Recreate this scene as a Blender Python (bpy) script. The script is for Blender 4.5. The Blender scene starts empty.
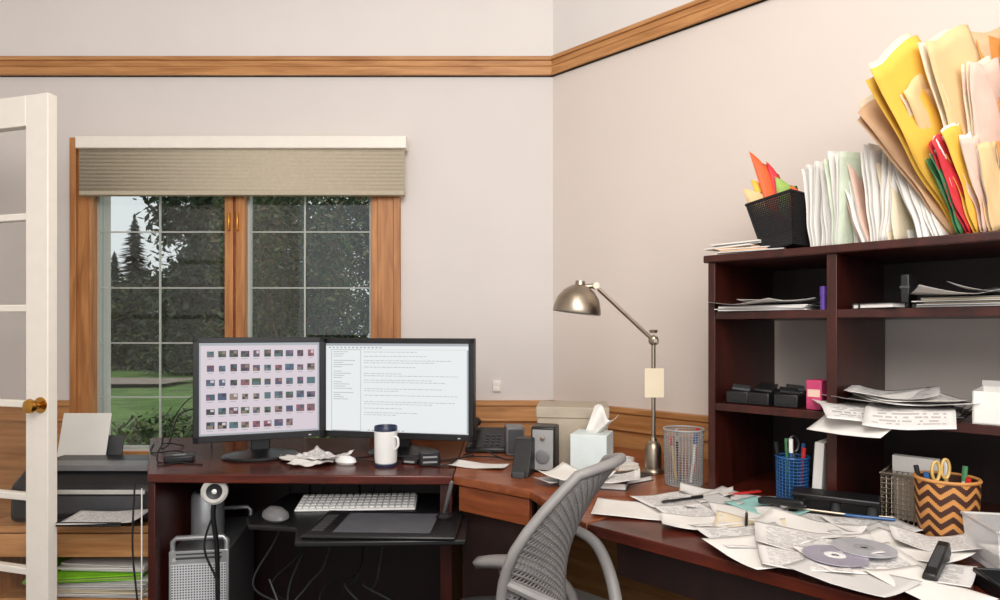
import bpy, math, random
from mathutils import Vector, Matrix, Euler
random.seed(7)
S2=math.sqrt(.5)
scene=bpy.context.scene
COL=scene.collection
# ---------------------------------------------------------------- materials
def lin(v):
    v/=255.0
    return v/12.92 if v<=.04045 else ((v+.055)/1.055)**2.4
def C(c,k=1.0): return (min(1,lin(c[0])*k),min(1,lin(c[1])*k),min(1,lin(c[2])*k),1)
def newmat(name):
    m=bpy.data.materials.new(name); m.use_nodes=True
    nt=m.node_tree; b=nt.nodes['Principled BSDF']; return m,nt,b
def pm(name,c,rough=.5,metal=0,var=.08,scale=25,bump=0,stretch=None,coat=0):
    m,nt,b=newmat(name)
    tc=nt.nodes.new('ShaderNodeTexCoord'); no=nt.nodes.new('ShaderNodeTexNoise')
    no.inputs['Scale'].default_value=scale; no.inputs['Detail'].default_value=4
    src=tc.outputs['Object']
    if stretch:
        mp=nt.nodes.new('ShaderNodeMapping'); mp.inputs['Scale'].default_value=stretch
        nt.links.new(src,mp.inputs[0]); src=mp.outputs[0]
    nt.links.new(src,no.inputs['Vector'])
    r=nt.nodes.new('ShaderNodeValToRGB')
    r.color_ramp.elements[0].position=.35; r.color_ramp.elements[1].position=.65
    r.color_ramp.elements[0].color=C(c,1-var); r.color_ramp.elements[1].color=C(c,1+var)
    nt.links.new(no.outputs[0],r.inputs[0]); nt.links.new(r.outputs[0],b.inputs['Base Color'])
    b.inputs['Roughness'].default_value=rough; b.inputs['Metallic'].default_value=metal
    if coat: b.inputs['Coat Weight'].default_value=coat
    if bump:
        bp=nt.nodes.new('ShaderNodeBump'); bp.inputs['Strength'].default_value=bump; bp.inputs['Distance'].default_value=.002
        nt.links.new(no.outputs[0],bp.inputs['Height']); nt.links.new(bp.outputs[0],b.inputs['Normal'])
    return m
def wood(name,c1,c2,st,rough=.4,scale=3):
    m,nt,b=newmat(name)
    tc=nt.nodes.new('ShaderNodeTexCoord'); mp=nt.nodes.new('ShaderNodeMapping'); mp.inputs['Scale'].default_value=st
    no=nt.nodes.new('ShaderNodeTexNoise'); no.inputs['Scale'].default_value=scale; no.inputs['Detail'].default_value=6; no.inputs['Distortion'].default_value=.6
    r=nt.nodes.new('ShaderNodeValToRGB'); r.color_ramp.elements[0].position=.3; r.color_ramp.elements[1].position=.72
    r.color_ramp.elements[0].color=C(c1); r.color_ramp.elements[1].color=C(c2)
    nt.links.new(tc.outputs['Object'],mp.inputs[0]); nt.links.new(mp.outputs[0],no.inputs['Vector'])
    nt.links.new(no.outputs[0],r.inputs[0]); nt.links.new(r.outputs[0],b.inputs['Base Color'])
    b.inputs['Roughness'].default_value=rough
    return m
def em(name,c,s=1.0):
    m,nt,b=newmat(name)
    b.inputs['Base Color'].default_value=(0.02,.02,.02,1); b.inputs['Roughness'].default_value=.35
    b.inputs['Emission Color'].default_value=C(c); b.inputs['Emission Strength'].default_value=s
    return m
def glassm(name,tint=(1,1,1),gl=.06,diff=False):
    m,nt,b=newmat(name)
    nt.nodes.remove(b); o=[n for n in nt.nodes if n.type=='OUTPUT_MATERIAL'][0]
    t=nt.nodes.new('ShaderNodeBsdfTransparent'); t.inputs[0].default_value=(*tint,1)
    if diff: g=nt.nodes.new('ShaderNodeBsdfDiffuse'); g.inputs[0].default_value=(.85,.85,.86,1)
    else: g=nt.nodes.new('ShaderNodeBsdfGlossy'); g.inputs['Roughness'].default_value=.03
    mx=nt.nodes.new('ShaderNodeMixShader'); mx.inputs[0].default_value=gl
    nt.links.new(t.outputs[0],mx.inputs[1]); nt.links.new(g.outputs[0],mx.inputs[2]); nt.links.new(mx.outputs[0],o.inputs[0])
    return m
def textmat(name,base,ink,rows=34,fac=.55,cols=22):
    m,nt,b=newmat(name); N=nt.nodes; L=nt.links
    tc=N.new('ShaderNodeTexCoord'); sp=N.new('ShaderNodeSeparateXYZ'); L.new(tc.outputs['Generated'],sp.inputs[0])
    def M(op,a,bv=None):
        n=N.new('ShaderNodeMath'); n.operation=op
        for i,v in enumerate((a,bv)):
            if v is None: continue
            if isinstance(v,(int,float)): n.inputs[i].default_value=v
            else: L.new(v,n.inputs[i])
        return n.outputs[0]
    x,y=sp.outputs[0],sp.outputs[1]
    yr=M('MULTIPLY',y,rows); line=M('GREATER_THAN',M('FRACT',yr),.5)
    cb=N.new('ShaderNodeCombineXYZ'); L.new(M('MULTIPLY',x,cols),cb.inputs[0]); L.new(M('MULTIPLY',M('FLOOR',yr),3.7),cb.inputs[1])
    no=N.new('ShaderNodeTexNoise'); no.inputs['Scale'].default_value=1; no.inputs['Detail'].default_value=1; L.new(cb.outputs[0],no.inputs['Vector'])
    w=M('GREATER_THAN',no.outputs[0],.47)
    mg=M('MULTIPLY',M('LESS_THAN',M('ABSOLUTE',M('SUBTRACT',x,.5)),.4),M('LESS_THAN',M('ABSOLUTE',M('SUBTRACT',y,.5)),.42))
    f=M('MULTIPLY',M('MULTIPLY',M('MULTIPLY',line,w),mg),fac)
    mx=N.new('ShaderNodeMix'); mx.data_type='RGBA'; mx.inputs[6].default_value=C(base); mx.inputs[7].default_value=C(ink)
    L.new(f,mx.inputs[0]); L.new(mx.outputs[2],b.inputs['Base Color']); b.inputs['Roughness'].default_value=.8
    return m
def perfmat(name,c,dark,k,thr=.3):
    m,nt,b=newmat(name); N=nt.nodes; L=nt.links
    tc=N.new('ShaderNodeTexCoord'); sp=N.new('ShaderNodeSeparateXYZ'); L.new(tc.outputs['Object'],sp.inputs[0])
    def M(op,a,bv=None):
        n=N.new('ShaderNodeMath'); n.operation=op
        for i,v in enumerate((a,bv)):
            if v is None: continue
            if isinstance(v,(int,float)): n.inputs[i].default_value=v
            else: L.new(v,n.inputs[i])
        return n.outputs[0]
    fx=M('SUBTRACT',M('FRACT',M('MULTIPLY',sp.outputs[0],k)),.5); fz=M('SUBTRACT',M('FRACT',M('MULTIPLY',sp.outputs[2],k)),.5)
    d=M('SQRT',M('ADD',M('MULTIPLY',fx,fx),M('MULTIPLY',fz,fz)))
    f=M('LESS_THAN',d,thr)
    mx=N.new('ShaderNodeMix'); mx.data_type='RGBA'; mx.inputs[6].default_value=C(c); mx.inputs[7].default_value=C(dark)
    L.new(f,mx.inputs[0]); L.new(mx.outputs[2],b.inputs['Base Color']); b.inputs['Roughness'].default_value=.4; b.inputs['Metallic'].default_value=.1
    return m

WALL=pm('wall_paint',(216,210,206),.85,var=.012,scale=3)
WALLR=pm('wall_paint_warm',(219,208,200),.85,var=.012,scale=3)
WALLU=pm('upper_wall_paint',(224,219,215),.85,var=.012,scale=3)
CEIL=pm('ceiling_paint',(222,216,212),.9,var=.02,scale=3)
CARPET=pm('carpet',(48,38,32),.95,var=.25,scale=300,bump=.5)
OAKX=wood('oak_along_x',(162,108,60),(204,150,96),(1.2,14,14),.45)
OAKZ=wood('oak_upright',(152,96,50),(198,138,82),(14,14,1.2),.45)
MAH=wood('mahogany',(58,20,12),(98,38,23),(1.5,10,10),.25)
MAHZ=wood('mahogany_upright',(42,14,10),(70,25,16),(10,10,1.5),.33)  # upright grain, toned below the desktop for the shadow under the desks
MAHS=wood('mahogany_dark',(24,9,7),(40,15,11),(10,10,1.5),.5)  # same mahogany with deep shade put into the colour, for under-desk and back panels
MAHR=wood('mahogany_red',(112,54,30),(156,88,50),(1.5,12,12),.3)
WHITEP=pm('white_gloss_paint',(238,232,222),.35,var=.015)
VINYL=pm('white_vinyl',(176,180,174),.4,var=.02)
SHADE=pm('shade_fabric',(186,175,155),.9,var=.04,scale=60)
BRASS=pm('brass',(200,150,70),.22,1,.05)
BLACK=pm('black_plastic',(22,22,24),.38,0,.1)
BLACKM=pm('black_matte',(16,15,16),.7,0,.15)
DGREY=pm('dark_grey_plastic',(62,63,66),.5,0,.06)
GREY=pm('grey_plastic',(150,150,150),.45,0,.04)
ALUS=pm('mid_grey_metal',(104,104,106),.4,.5,.04)  # aluminium darkened so the tower body carries its shadow in the colour
MOUSEG=pm('mouse_grey',(112,112,114),.4,0,.04)
LGREY=pm('light_grey_plastic',(186,184,180),.4,0,.04)
CHAIRM=pm('chair_grey_plastic',(132,129,128),.45,0,.04)
ALU=pm('aluminium',(186,188,190),.35,.6,.04,stretch=(1,1,20))
STEEL=pm('brushed_nickel',(170,158,142),.34,1,.08,stretch=(1,1,30))
PAPER=pm('paper_white',(226,223,218),.85,var=.02,scale=8)
PCREAM=pm('paper_cream',(224,210,184),.85,var=.04,scale=8)
PGREY=pm('paper_grey',(196,194,192),.85,var=.04,scale=8)
TEXT=textmat('printed_paper',(218,215,212),(90,90,98))
TEXT2=textmat('printed_form',(214,212,210),(100,92,98),rows=22,fac=.6,cols=12)
TEXTR=textmat('printed_plan',(214,212,209),(120,96,104),rows=20,fac=.5,cols=12)
TEAL=pm('paper_teal',(150,196,190),.8); GREENP=pm('paper_green',(130,200,30),.7); MINT=pm('paper_mint',(200,210,190),.8)
MANILA=pm('manila',(222,190,140),.75,var=.03,scale=6); KRAFT=pm('kraft_orange',(206,136,66),.7,var=.04,scale=6)
YELLOW=pm('envelope_yellow',(234,184,72),.7,var=.04,scale=6); TAN=pm('tan_card',(214,174,136),.75,var=.04)
PINKF=pm('card_pink',(222,188,172),.75,var=.04); RED=pm('red_card',(206,50,60),.6); ORANGE=pm('orange_card',(232,100,50),.6)
GREENF=pm('green_card',(70,130,84),.6); MAGENTA=pm('magenta_plastic',(186,60,104),.4); LIME=pm('lime_sheet',(150,180,90),.6)
BLUE=pm('blue_plastic',(32,84,140),.35); NAVY=pm('navy_glaze',(30,42,70),.35); PURPLE=pm('purple_plastic',(90,60,150),.4)
CERAM=pm('white_ceramic',(236,236,234),.25,var=.02); CARD=pm('beige_card',(176,164,146),.7,var=.05); PALEBL=pm('pale_card',(212,222,222),.7,var=.03)
SCREENGREY=pm('tablet_area',(84,86,92),.5); WOVO=pm('woven_orange',(196,136,72),.6); WOVD=pm('woven_dark',(62,30,18),.6)
YPL=pm('beige_yellow_plastic',(214,178,104),.35); REDP=pm('red_plastic',(190,40,36),.35); CDM=pm('disc_silver',(206,206,212),.28,.35,.04); CDM2=pm('disc_pale_violet',(186,180,196),.28,.35,.04)
GLASS=glassm('window_glass',(.88,.91,.90),.05); DGLASS=glassm('door_glass',(1,1,1),.03); CLEARP=glassm('translucent_plastic',(.92,.93,.94),.38,True)
PERF=perfmat('perforated_aluminium',(210,212,216),(70,70,74),110,.3)
BARK=pm('bark',(80,66,54),.9,var=.3); LEAF=pm('leaf_dark',(64,80,52),.8,var=.4,scale=3); LEAF2=pm('leaf_olive',(102,110,70),.8,var=.35,scale=3)
LEAF3=pm('leaf_rust',(118,94,72),.8,var=.3,scale=3); CONI=pm('conifer_green',(62,78,68),.85,var=.35,scale=.7)
LAWN=pm('lawn_grass',(106,138,68),.95,var=.3,scale=1.5); PATH=pm('gravel_path',(176,158,146),.95,var=.15,scale=3)

# ---------------------------------------------------------------- mesh builder
class MB:
    def __init__(s): s.v=[]; s.f=[]; s.m=[]; s.mats=[]
    def mi(s,m):
        if m not in s.mats: s.mats.append(m)
        return s.mats.index(m)
    def add(s,vs,fs,m,M=None):
        o=len(s.v); 
        for p in vs:
            p=Vector(p); s.v.append(M@p if M else p)
        k=s.mi(m)
        for f in fs: s.f.append([i+o for i in f]); s.m.append(k)
        return s
    def box(s,c,d,m,rot=None):
        x,y,z=d[0]/2,d[1]/2,d[2]/2
        M=Matrix.Translation(c)
        if rot: M=M@Euler(rot).to_matrix().to_4x4()
        vs=[(-x,-y,-z),(x,-y,-z),(x,y,-z),(-x,y,-z),(-x,-y,z),(x,-y,z),(x,y,z),(-x,y,z)]
        return s.add(vs,[(0,3,2,1),(4,5,6,7),(0,1,5,4),(1,2,6,5),(2,3,7,6),(3,0,4,7)],m,M)
    def b2(s,a,b,m): return s.box([(a[i]+b[i])/2 for i in range(3)],[abs(b[i]-a[i]) for i in range(3)],m)
    def prism(s,poly,z0,z1,m):
        n=len(poly); vs=[(x,y,z0) for x,y in poly]+[(x,y,z1) for x,y in poly]
        fs=[tuple(range(n-1,-1,-1)),tuple(range(n,2*n))]+[(i,(i+1)%n,n+(i+1)%n,n+i) for i in range(n)]
        return s.add(vs,fs,m)
    def lathe(s,prof,m,c=(0,0,0),seg=28,M=None,capb=False,capt=False):
        vs=[];fs=[]
        for r,z in prof:
            for k in range(seg):
                a=2*math.pi*k/seg; vs.append((c[0]+r*math.cos(a),c[1]+r*math.sin(a),c[2]+z))
        for j in range(len(prof)-1):
            for k in range(seg):
                k2=(k+1)%seg; fs.append((j*seg+k,j*seg+k2,(j+1)*seg+k2,(j+1)*seg+k))
        if capb: fs.append(tuple(range(seg-1,-1,-1)))
        if capt: fs.append(tuple((len(prof)-1)*seg+k for k in range(seg)))
        return s.add(vs,fs,m,M)
    def tube(s,pts,r,m,seg=8,smooth=0,caps=True):
        P=[Vector(p) for p in pts]
        R=r if isinstance(r,(list,tuple)) else [r]*len(P)
        if smooth and len(P)>2:
            Q=[];RR=[];n=len(P)
            for i in range(n-1):
                p0=P[max(i-1,0)];p1=P[i];p2=P[i+1];p3=P[min(i+2,n-1)]
                for k in range(smooth):
                    t=k/smooth
                    Q.append(.5*((2*p1)+(p2-p0)*t+(2*p0-5*p1+4*p2-p3)*t*t+(3*p1-p0-3*p2+p3)*t**3)); RR.append(R[i]*(1-t)+R[i+1]*t)
            Q.append(P[-1]); RR.append(R[-1]); P=Q; R=RR
        vs=[];fs=[]; up=Vector((0,0,1)); prev=None
        for i,p in enumerate(P):
            t=(P[min(i+1,len(P)-1)]-P[max(i-1,0)]).normalized()
            if prev is None:
                a=up.cross(t)
                if a.length<.05: a=Vector((1,0,0)).cross(t)
            else: a=prev-t*prev.dot(t)
            a.normalize(); b=t.cross(a); prev=a
            for k in range(seg):
                an=2*math.pi*k/seg; vs.append(p+(a*math.cos(an)+b*math.sin(an))*R[i])
        for i in range(len(P)-1):
            for k in range(seg):
                k2=(k+1)%seg; fs.append((i*seg+k,i*seg+k2,(i+1)*seg+k2,(i+1)*seg+k))
        if caps: fs.append(tuple(range(seg-1,-1,-1))); fs.append(tuple((len(P)-1)*seg+k for k in range(seg)))
        return s.add(vs,fs,m)
    def grid(s,fn,nx,ny,m):
        vs=[fn(i/nx,j/ny) for j in range(ny+1) for i in range(nx+1)]
        fs=[(j*(nx+1)+i,j*(nx+1)+i+1,(j+1)*(nx+1)+i+1,(j+1)*(nx+1)+i) for j in range(ny) for i in range(nx)]
        return s.add(vs,fs,m)
    def quadxz(s,x0,z0,x1,z1,y,m): return s.add([(x0,y,z0),(x1,y,z0),(x1,y,z1),(x0,y,z1)],[(0,1,2,3)],m)
    def make(s,name,parent=None,loc=(0,0,0),rot=(0,0,0),bevel=0,solid=0,**kw):
        me=bpy.data.meshes.new(name); me.from_pydata([tuple(v) for v in s.v],[],s.f)
        for m in s.mats: me.materials.append(m)
        me.polygons.foreach_set('material_index',s.m); me.polygons.foreach_set('use_smooth',[True]*len(s.f))
        me.update(); 
        try: me.set_sharp_from_angle(angle=math.radians(38))
        except Exception: pass
        o=bpy.data.objects.new(name,me); COL.objects.link(o); o.location=loc; o.rotation_euler=rot
        if parent: o.parent=parent
        if solid:
            q=o.modifiers.new('s','SOLIDIFY'); q.thickness=solid; q.offset=0
        if bevel:
            q=o.modifiers.new('b','BEVEL'); q.width=bevel; q.segments=2; q.limit_method='ANGLE'
        for k,v in kw.items(): o[k]=v
        return o
def thing(name,label,cat,loc=(0,0,0),rz=0,rot=None,**kw):
    e=bpy.data.objects.new(name,None); COL.objects.link(e); e.empty_display_size=.05
    e.location=loc; e.rotation_euler=rot if rot else (0,0,rz)
    e['label']=label; e['category']=cat
    for k,v in kw.items(): e[k]=v
    return e
def structure(o,label,cat): o['kind']='structure'; o['label']=label; o['category']=cat; return o
WR=-math.pi/4
def R(u,v,z=0): return (0.242+S2*(u-v), 3.0-S2*(u+v), z)
DZ=.75
# ---------------------------------------------------------------- room
structure(MB().b2((-2.5,-1.6,-.1),(2.7,3.15,0),CARPET).make('floor'),'brown carpeted floor of the office','floor')
structure(MB().b2((-2.5,-1.6,3.0),(2.7,3.15,3.1),CEIL).make('ceiling'),'pale painted ceiling above the room','ceiling')
w=MB()
WX0,WX1,WZ0,WZ1=-1.86,-.585,.68,2.03
w.b2((-2.45,3.0,0),(WX0,3.14,2.46),WALL).b2((WX1,3.0,0),(.30,3.14,2.46),WALL).b2((WX0,3.0,0),(WX1,3.14,WZ0),WALL).b2((WX0,3.0,WZ1),(WX1,3.14,2.46),WALL).b2((-2.45,3.0,2.46),(.30,3.14,3),WALLU)
structure(w.make('wall_back'),'pale painted wall with the window in it','wall')
structure(MB().b2((0,0,0),(3.2,.12,2.46),WALLR).b2((0,0,2.46),(3.2,.12,3),WALLU).make('wall_right',loc=(0.242,3,0),rot=(0,0,WR)),'warm off-white wall meeting the window wall at an angle','wall')
structure(MB().b2((-2.47,-1.6,0),(-2.35,3.0,3),WALL).make('wall_left'),'pale side wall beside the glazed door','wall')
structure(MB().b2((2.5,-1.6,0),(2.62,.76,3),WALLR).make('wall_side'),'warm off-white side wall','wall')
def crown(mb,x0,x1):
    mb.b2((x0,-.020,2.385),(x1,0,2.470),OAKX).b2((x0,-.030,2.452),(x1,0,2.470),OAKX).b2((x0,-.026,2.385),(x1,0,2.397),OAKX).b2((x0,-.024,2.425),(x1,0,2.432),OAKX)
    return mb
structure(crown(MB(),-2.35,.248).make('trim_1',loc=(0,3,0),bevel=.003),'oak picture rail along the window wall','trim')
structure(crown(MB(),-.005,3.1).make('trim_2',loc=(0.242,3,0),rot=(0,0,WR),bevel=.003),'oak picture rail along the angled wall','trim')
def rail(mb,x0,x1):
    mb.b2((x0,-.028,.886),(x1,0,.91),OAKX).b2((x0,-.02,.82),(x1,0,.886),OAKX).b2((x0,-.026,.815),(x1,0,.828),OAKX).b2((x0,-.010,.09),(x1,0,.82),OAKX)
    return mb
structure(rail(MB(),-2.35,-1.93).make('trim_3',loc=(0,3,0),bevel=.003),'oak chair rail and panelling beside the window','trim')
structure(rail(MB(),-.452,.248).make('trim_4',loc=(0,3,0),bevel=.003),'oak chair rail and panelling under the window wall','trim')
structure(rail(MB(),-.005,3.1).make('trim_5',loc=(0.242,3,0),rot=(0,0,WR),bevel=.003),'oak chair rail and panelling on the angled wall','trim')
structure(MB().b2((-1.93,-.012,.09),(-.452,0,.60),OAKX).make('trim_6',loc=(0,3,0)),'oak panelling beneath the window','trim')
structure(MB().b2((-2.35,2.982,0),(.22,3.0,.09),OAKX).make('baseboard_back'),'oak baseboard under the window','baseboard')
# window
win=thing('window_1','oak cased double window with white grilles','window'); win['kind']='structure'
MB().b2((-1.945,2.978,.60),(WX0+.0,3.0,2.1),OAKZ).b2((-1.945,2.966,.60),(-1.915,2.98,2.1),OAKZ).b2((WX1+.03,2.978,.60),(-.452,3.0,2.1),OAKZ).b2((-.482,2.966,.60),(-.452,2.98,2.1),OAKZ).b2((WX0,2.972,WZ1),(WX1,3.0,2.1),OAKX).b2((-1.96,2.955,.60),(-.43,3.0,.625),OAKX).b2((WX0,2.972,.625),(WX1,3.0,.68),OAKX)\
 .b2((-1.865,2.975,.68),(-1.852,3.06,2.03),OAKZ).b2((-.588,2.986,.68),(-.552,3.06,2.03),OAKZ).make('casing',win,bevel=.003)
MB().b2((-1.250,2.98,.68),(-1.212,3.06,2.03),OAKZ).b2((-1.200,2.98,.68),(-1.160,3.06,2.03),OAKZ).b2((-1.212,2.99,.68),(-1.2,3.06,2.03),MAHR).make('mullion',win,bevel=.003)
for (a,b,vb) in ((-1.852,-1.250,-1.568),(-1.160,-.588,-.90)):
    s=MB(); t=.012
    s.b2((a,3.02,.68),(a+t,3.05,2.03),VINYL).b2((b-t,3.02,.68),(b,3.05,2.03),VINYL).b2((a,3.02,.68),(b,3.05,.695),VINYL).b2((a,3.02,2.015),(b,3.05,2.03),VINYL)
    so=s.make('sash',win)
    g=MB(); g.b2((vb-.0035,3.028,.695),(vb+.0035,3.036,2.015),VINYL)
    for z in (1.682,1.424,1.17,.921): g.b2((a+t,3.029,z-.003),(b-t,3.035,z+.003),VINYL)
    g.make('grille',so)
    MB().b2((a+t,3.038,.695),(b-t,3.042,2.015),GLASS).make('glass_pane',so)
for x in (-1.225,-1.187):
    MB().b2((x-.004,2.962,1.68),(x+.004,2.982,1.76),BRASS).make('window_latch',win,bevel=.002)
sh=thing('window_shade','beige pleated cellular shade with white headrail, partly lowered','window shade',(-1.15,2.94,1.83))
MB().b2((-.73,-.035,.205),(.735,.03,.26),WHITEP).make('headrail',sh,bevel=.004)
z=MB(); n=22
pr=[(.0028*(1 if i%2 else -1)-.012, .205-.185*i/n) for i in range(n+1)]
z.grid(lambda a,b:(-.725+1.45*a, pr[round(b*n)][0], pr[round(b*n)][1]),1,n,SHADE)
z.make('pleated_fabric',sh,solid=.002)
MB().b2((-.725,-.018,0),(.725,.016,.02),SHADE).make('bottom_rail',sh,bevel=.004)
o=thing('wall_outlet','small white plastic wall plate above the chair rail','outlet',(-.015,2.995,.975))
MB().b2((-.018,-.006,-.026),(.018,.004,.026),WHITEP).make('cover_plate',o,bevel=.002)
MB().b2((-.009,-.009,.004),(.009,-.006,.018),CERAM).b2((-.009,-.009,-.018),(.009,-.006,-.004),CERAM).make('socket',o)
# glazed door
ang=math.atan2(.23,-.77)
dr=thing('door_1','white painted glazed french door with brass knob','door',(-1.525,2.24,0),ang); dr['kind']='structure'
W=.78;H=2.035
fr=MB(); T=.018
fr.b2((0,-T,.01),(.100,T,H),WHITEP).b2((W-.1,-T,.01),(W,T,H),WHITEP).b2((.1,-T,H-.105),(W-.1,T,H),WHITEP).b2((.1,-T,.01),(W-.1,T,.24),WHITEP)
fr.make('frame',dr,bevel=.003)
mt=MB()
for zz in (1.62,1.305,.975,.655,.40): mt.b2((.1,-.014,zz-.012),(W-.1,.014,zz+.012),WHITEP)
mt.b2((.38,-.014,.24),(.404,.014,H-.105),WHITEP)
mt.make('muntins',dr,bevel=.003)
MB().b2((.1,-.002,.24),(W-.1,.002,H-.105),DGLASS).make('glass_pane',dr)
kn=MB()
sg=1
M=Matrix.Translation((.030,sg*T,.975))@Matrix.Rotation(-sg*math.pi/2,4,'X')
kn.lathe([(.0,0),(.027,0),(.027,.004),(.011,.008),(.010,.022),(.020,.028),(.025,.038),(.022,.048),(.010,.053),(0,.054)],BRASS,M=M)
kn.make('door_knob',dr)
# ---------------------------------------------------------------- outside
g=structure(MB().grid(lambda a,b:(-80+110*a,3.6+110*b,-.8+.25*math.sin(a*9)*b),20,20,LAWN).make('ground'),'green lawn outside the window','lawn')
o=MB().grid(lambda a,b:(-26+14*a,22+2.2*a+3.0*b+math.sin(a*5)*.8,-.70+.05*math.sin(a*3)),16,3,PATH).make('garden_path',label='pale gravel path curving across the lawn',category='path')
def conifer(x,y,h,rb,sd):
    rr=random.Random(sd); e=thing('conifer_tree','tall dark green conifer beyond the lawn','tree',(x,y,-.85),group='conifers beyond the lawn')
    MB().tube([(0,0,0),(0,0,h*.95)],[.02*h,.004*h],BARK,8).make('trunk',e)
    f=MB(); nl=64
    for i in range(nl):
        t=(i+rr.random())/nl; z0=h*(.04+.95*t); r=rb*(1-t)**.8+.10
        nb=26
        for k in range(nb):
            z=z0+rr.uniform(-.02,.02)*h
            a=2*math.pi*(k+rr.random())/nb; L=r*rr.uniform(.3,1.1); d=Vector((math.cos(a),math.sin(a),0)); sd_=Vector((-d.y,d.x,0))
            wv=.10*L+.05; dz=h*.024*rr.uniform(.2,1.2)
            f.add([Vector((0,0,z+dz*.6)),d*L*.6+sd_*wv+Vector((0,0,z-dz*.3)),d*L+Vector((0,0,z-dz*rr.uniform(.2,1.1))),d*L*.6-sd_*wv+Vector((0,0,z-dz*.3))],[(0,1,2),(0,2,3)],CONI)
    f.make('foliage',e)
for i,(x,y,h,rb) in enumerate([(-26.4,45,7.4,2.2),(-22.8,41,9.2,2.5),(-20.2,43.5,9.4,2.3),(-17.6,39,12,2.5),(-24.4,52,9.6,2.8),(-19.6,51,13,3.0)]): conifer(x,y,h,rb,i)
def bush(name,label,x,y,z0,rx,ry,rz,n,mats,ls,sd,trunk=0,grp=None,nc=34):
    rr=random.Random(sd); e=thing(name,label,'tree' if trunk else 'shrub',(x,y,-.8))
    if grp: e['group']=grp
    st=MB()
    for k in range(9):
        a=rr.random()*6.28; st.tube([(0,0,0),(.2*rx*math.cos(a),.2*ry*math.sin(a),(z0+rz)*.4),(.6*rx*math.cos(a),.6*ry*math.sin(a),z0+rz*rr.uniform(.3,1.2)),(.9*rx*math.cos(a+.3),.9*ry*math.sin(a),z0+rz*rr.uniform(1.1,1.7))],[.04,.025,.012,.005],BARK,6,smooth=3)
    st.make('trunk' if trunk else 'stems',e)
    f=MB()
    cl=[(rr.uniform(-.9,.9),rr.gauss(0,.42),rr.uniform(-.9,.85),rr.uniform(.08,.22)) for _ in range(nc)]
    for i in range(n):
        c=rr.choice(cl); p=Vector((max(-1.1,min(1.1,c[0]+rr.gauss(0,c[3])))*rx,max(-1,min(1,c[1]+rr.gauss(0,.2)))*ry,z0+rz+max(-1,min(1.1,c[2]+rr.gauss(0,c[3]*.7)))*rz))
        if p.z<.02: p.z=.02+rr.random()*.2
        M=Euler((rr.uniform(-1,1),rr.uniform(-1,1),rr.random()*6.28)).to_matrix(); l=ls*rr.uniform(.6,1.3)
        f.add([p+M@Vector(q) for q in ((-l,0,0),(0,-l*.4,0),(l,0,0),(0,l*.4,0))],[(0,1,2,3)],mats[rr.randrange(len(mats))])
    f.make('leaves',e)
bush('broadleaf_tree','leafy tree with rusty olive leaves outside the window',-3.2,10.5,.5,1.2,.9,2.3,9000,[LEAF,LEAF2,LEAF3,LEAF,LEAF2],.06,1,1)
bush('broadleaf_tree','dark leafy tree standing on the lawn',-6.6,17,.9,1.0,1.1,3.0,7000,[LEAF,CONI,LEAF2],.10,2,1)
bush('broadleaf_tree','dark leafy tree standing on the lawn',-7.0,25,.1,3.0,1.6,5.0,15000,[LEAF,CONI,CONI],.17,6,1,nc=80)
bush('broadleaf_tree','dense dark green tree beyond the path',-13.2,31,-.2,3.4,1.8,5.8,15000,[LEAF,CONI,CONI],.24,8,1,nc=100)
bush('broadleaf_tree','low dark green tree beyond the path',-20.8,35,-.2,3.6,1.4,2.5,10000,[LEAF,CONI,LEAF2],.22,9,1,nc=70)
bush('broadleaf_tree','leafy tree with rusty olive leaves outside the window',-3.9,14.5,.1,2.0,.9,3.6,11000,[LEAF,LEAF2,CONI,CONI],.10,11,1,nc=60)
bush('garden_shrub','low green shrub below the window',-4.0,7.2,-.2,.85,.55,.66,4200,[LEAF,LEAF2,LEAF2],.045,3,grp='shrubs below the window')
bush('garden_shrub','low green shrub below the window',-2.75,6.2,-.2,.65,.5,.68,3500,[LEAF,LEAF2],.045,4,grp='shrubs below the window')
bush('garden_shrub','low green shrub below the window',-1.4,6.0,-.1,.5,.5,.8,3000,[LEAF,LEAF3,LEAF2],.045,5,grp='shrubs below the window')
# ---------------------------------------------------------------- desks
dk=thing('computer_desk','dark mahogany computer desk under the window','desk')
MB().prism([(-1.175,2.19),(-.155,2.16),(-.155,2.93),(-1.56,2.93)],.72,.75,MAH).make('desktop',dk,bevel=.004)
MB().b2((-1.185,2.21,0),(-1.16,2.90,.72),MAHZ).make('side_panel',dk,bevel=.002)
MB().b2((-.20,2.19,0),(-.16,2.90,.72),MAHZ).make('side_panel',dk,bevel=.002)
MB().b2((-1.16,2.86,.0),(-.20,2.88,.72),MAHS).make('back_panel',dk)
MB().prism([(-.60,1.92),(-.10,1.94),(-.12,2.50),(-.80,2.50),(-.84,2.18),(-.80,2.09),(-.64,2.06)],.594,.610,BLACK).make('keyboard_tray',dk,bevel=.004)
ck=thing('corner_desk','reddish brown corner desk unit with shallow drawer','desk')
MB().prism([(-.153,2.93),(-.153,2.16),(.09,1.97),(.214,1.628),(.889,2.303),(.24,2.955)],.722,.75,MAHR).make('desktop',ck,bevel=.003)
da=math.atan2(-.19,.243)
dd=MB().b2((.012,.012,.635),(.296,.03,.718),MAHR).make('drawer',ck,loc=(-.153,2.16,0),rot=(0,0,da),bevel=.003)
MB().b2((.012,.032,.0),(.30,.05,.72),MAHS).make('front_panel',ck,loc=(-.153,2.16,0),rot=(0,0,da))
rd=thing('long_desk','long dark mahogany desk along the angled wall','desk',(0.242,3.0,0),WR)
MB().b2((.955,-.99,.722),(2.95,-.035,.75),MAH).make('desktop',rd,bevel=.003)
MB().b2((1.0,-.93,.62),(2.9,-.905,.722),MAHS).make('apron',rd)
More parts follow.
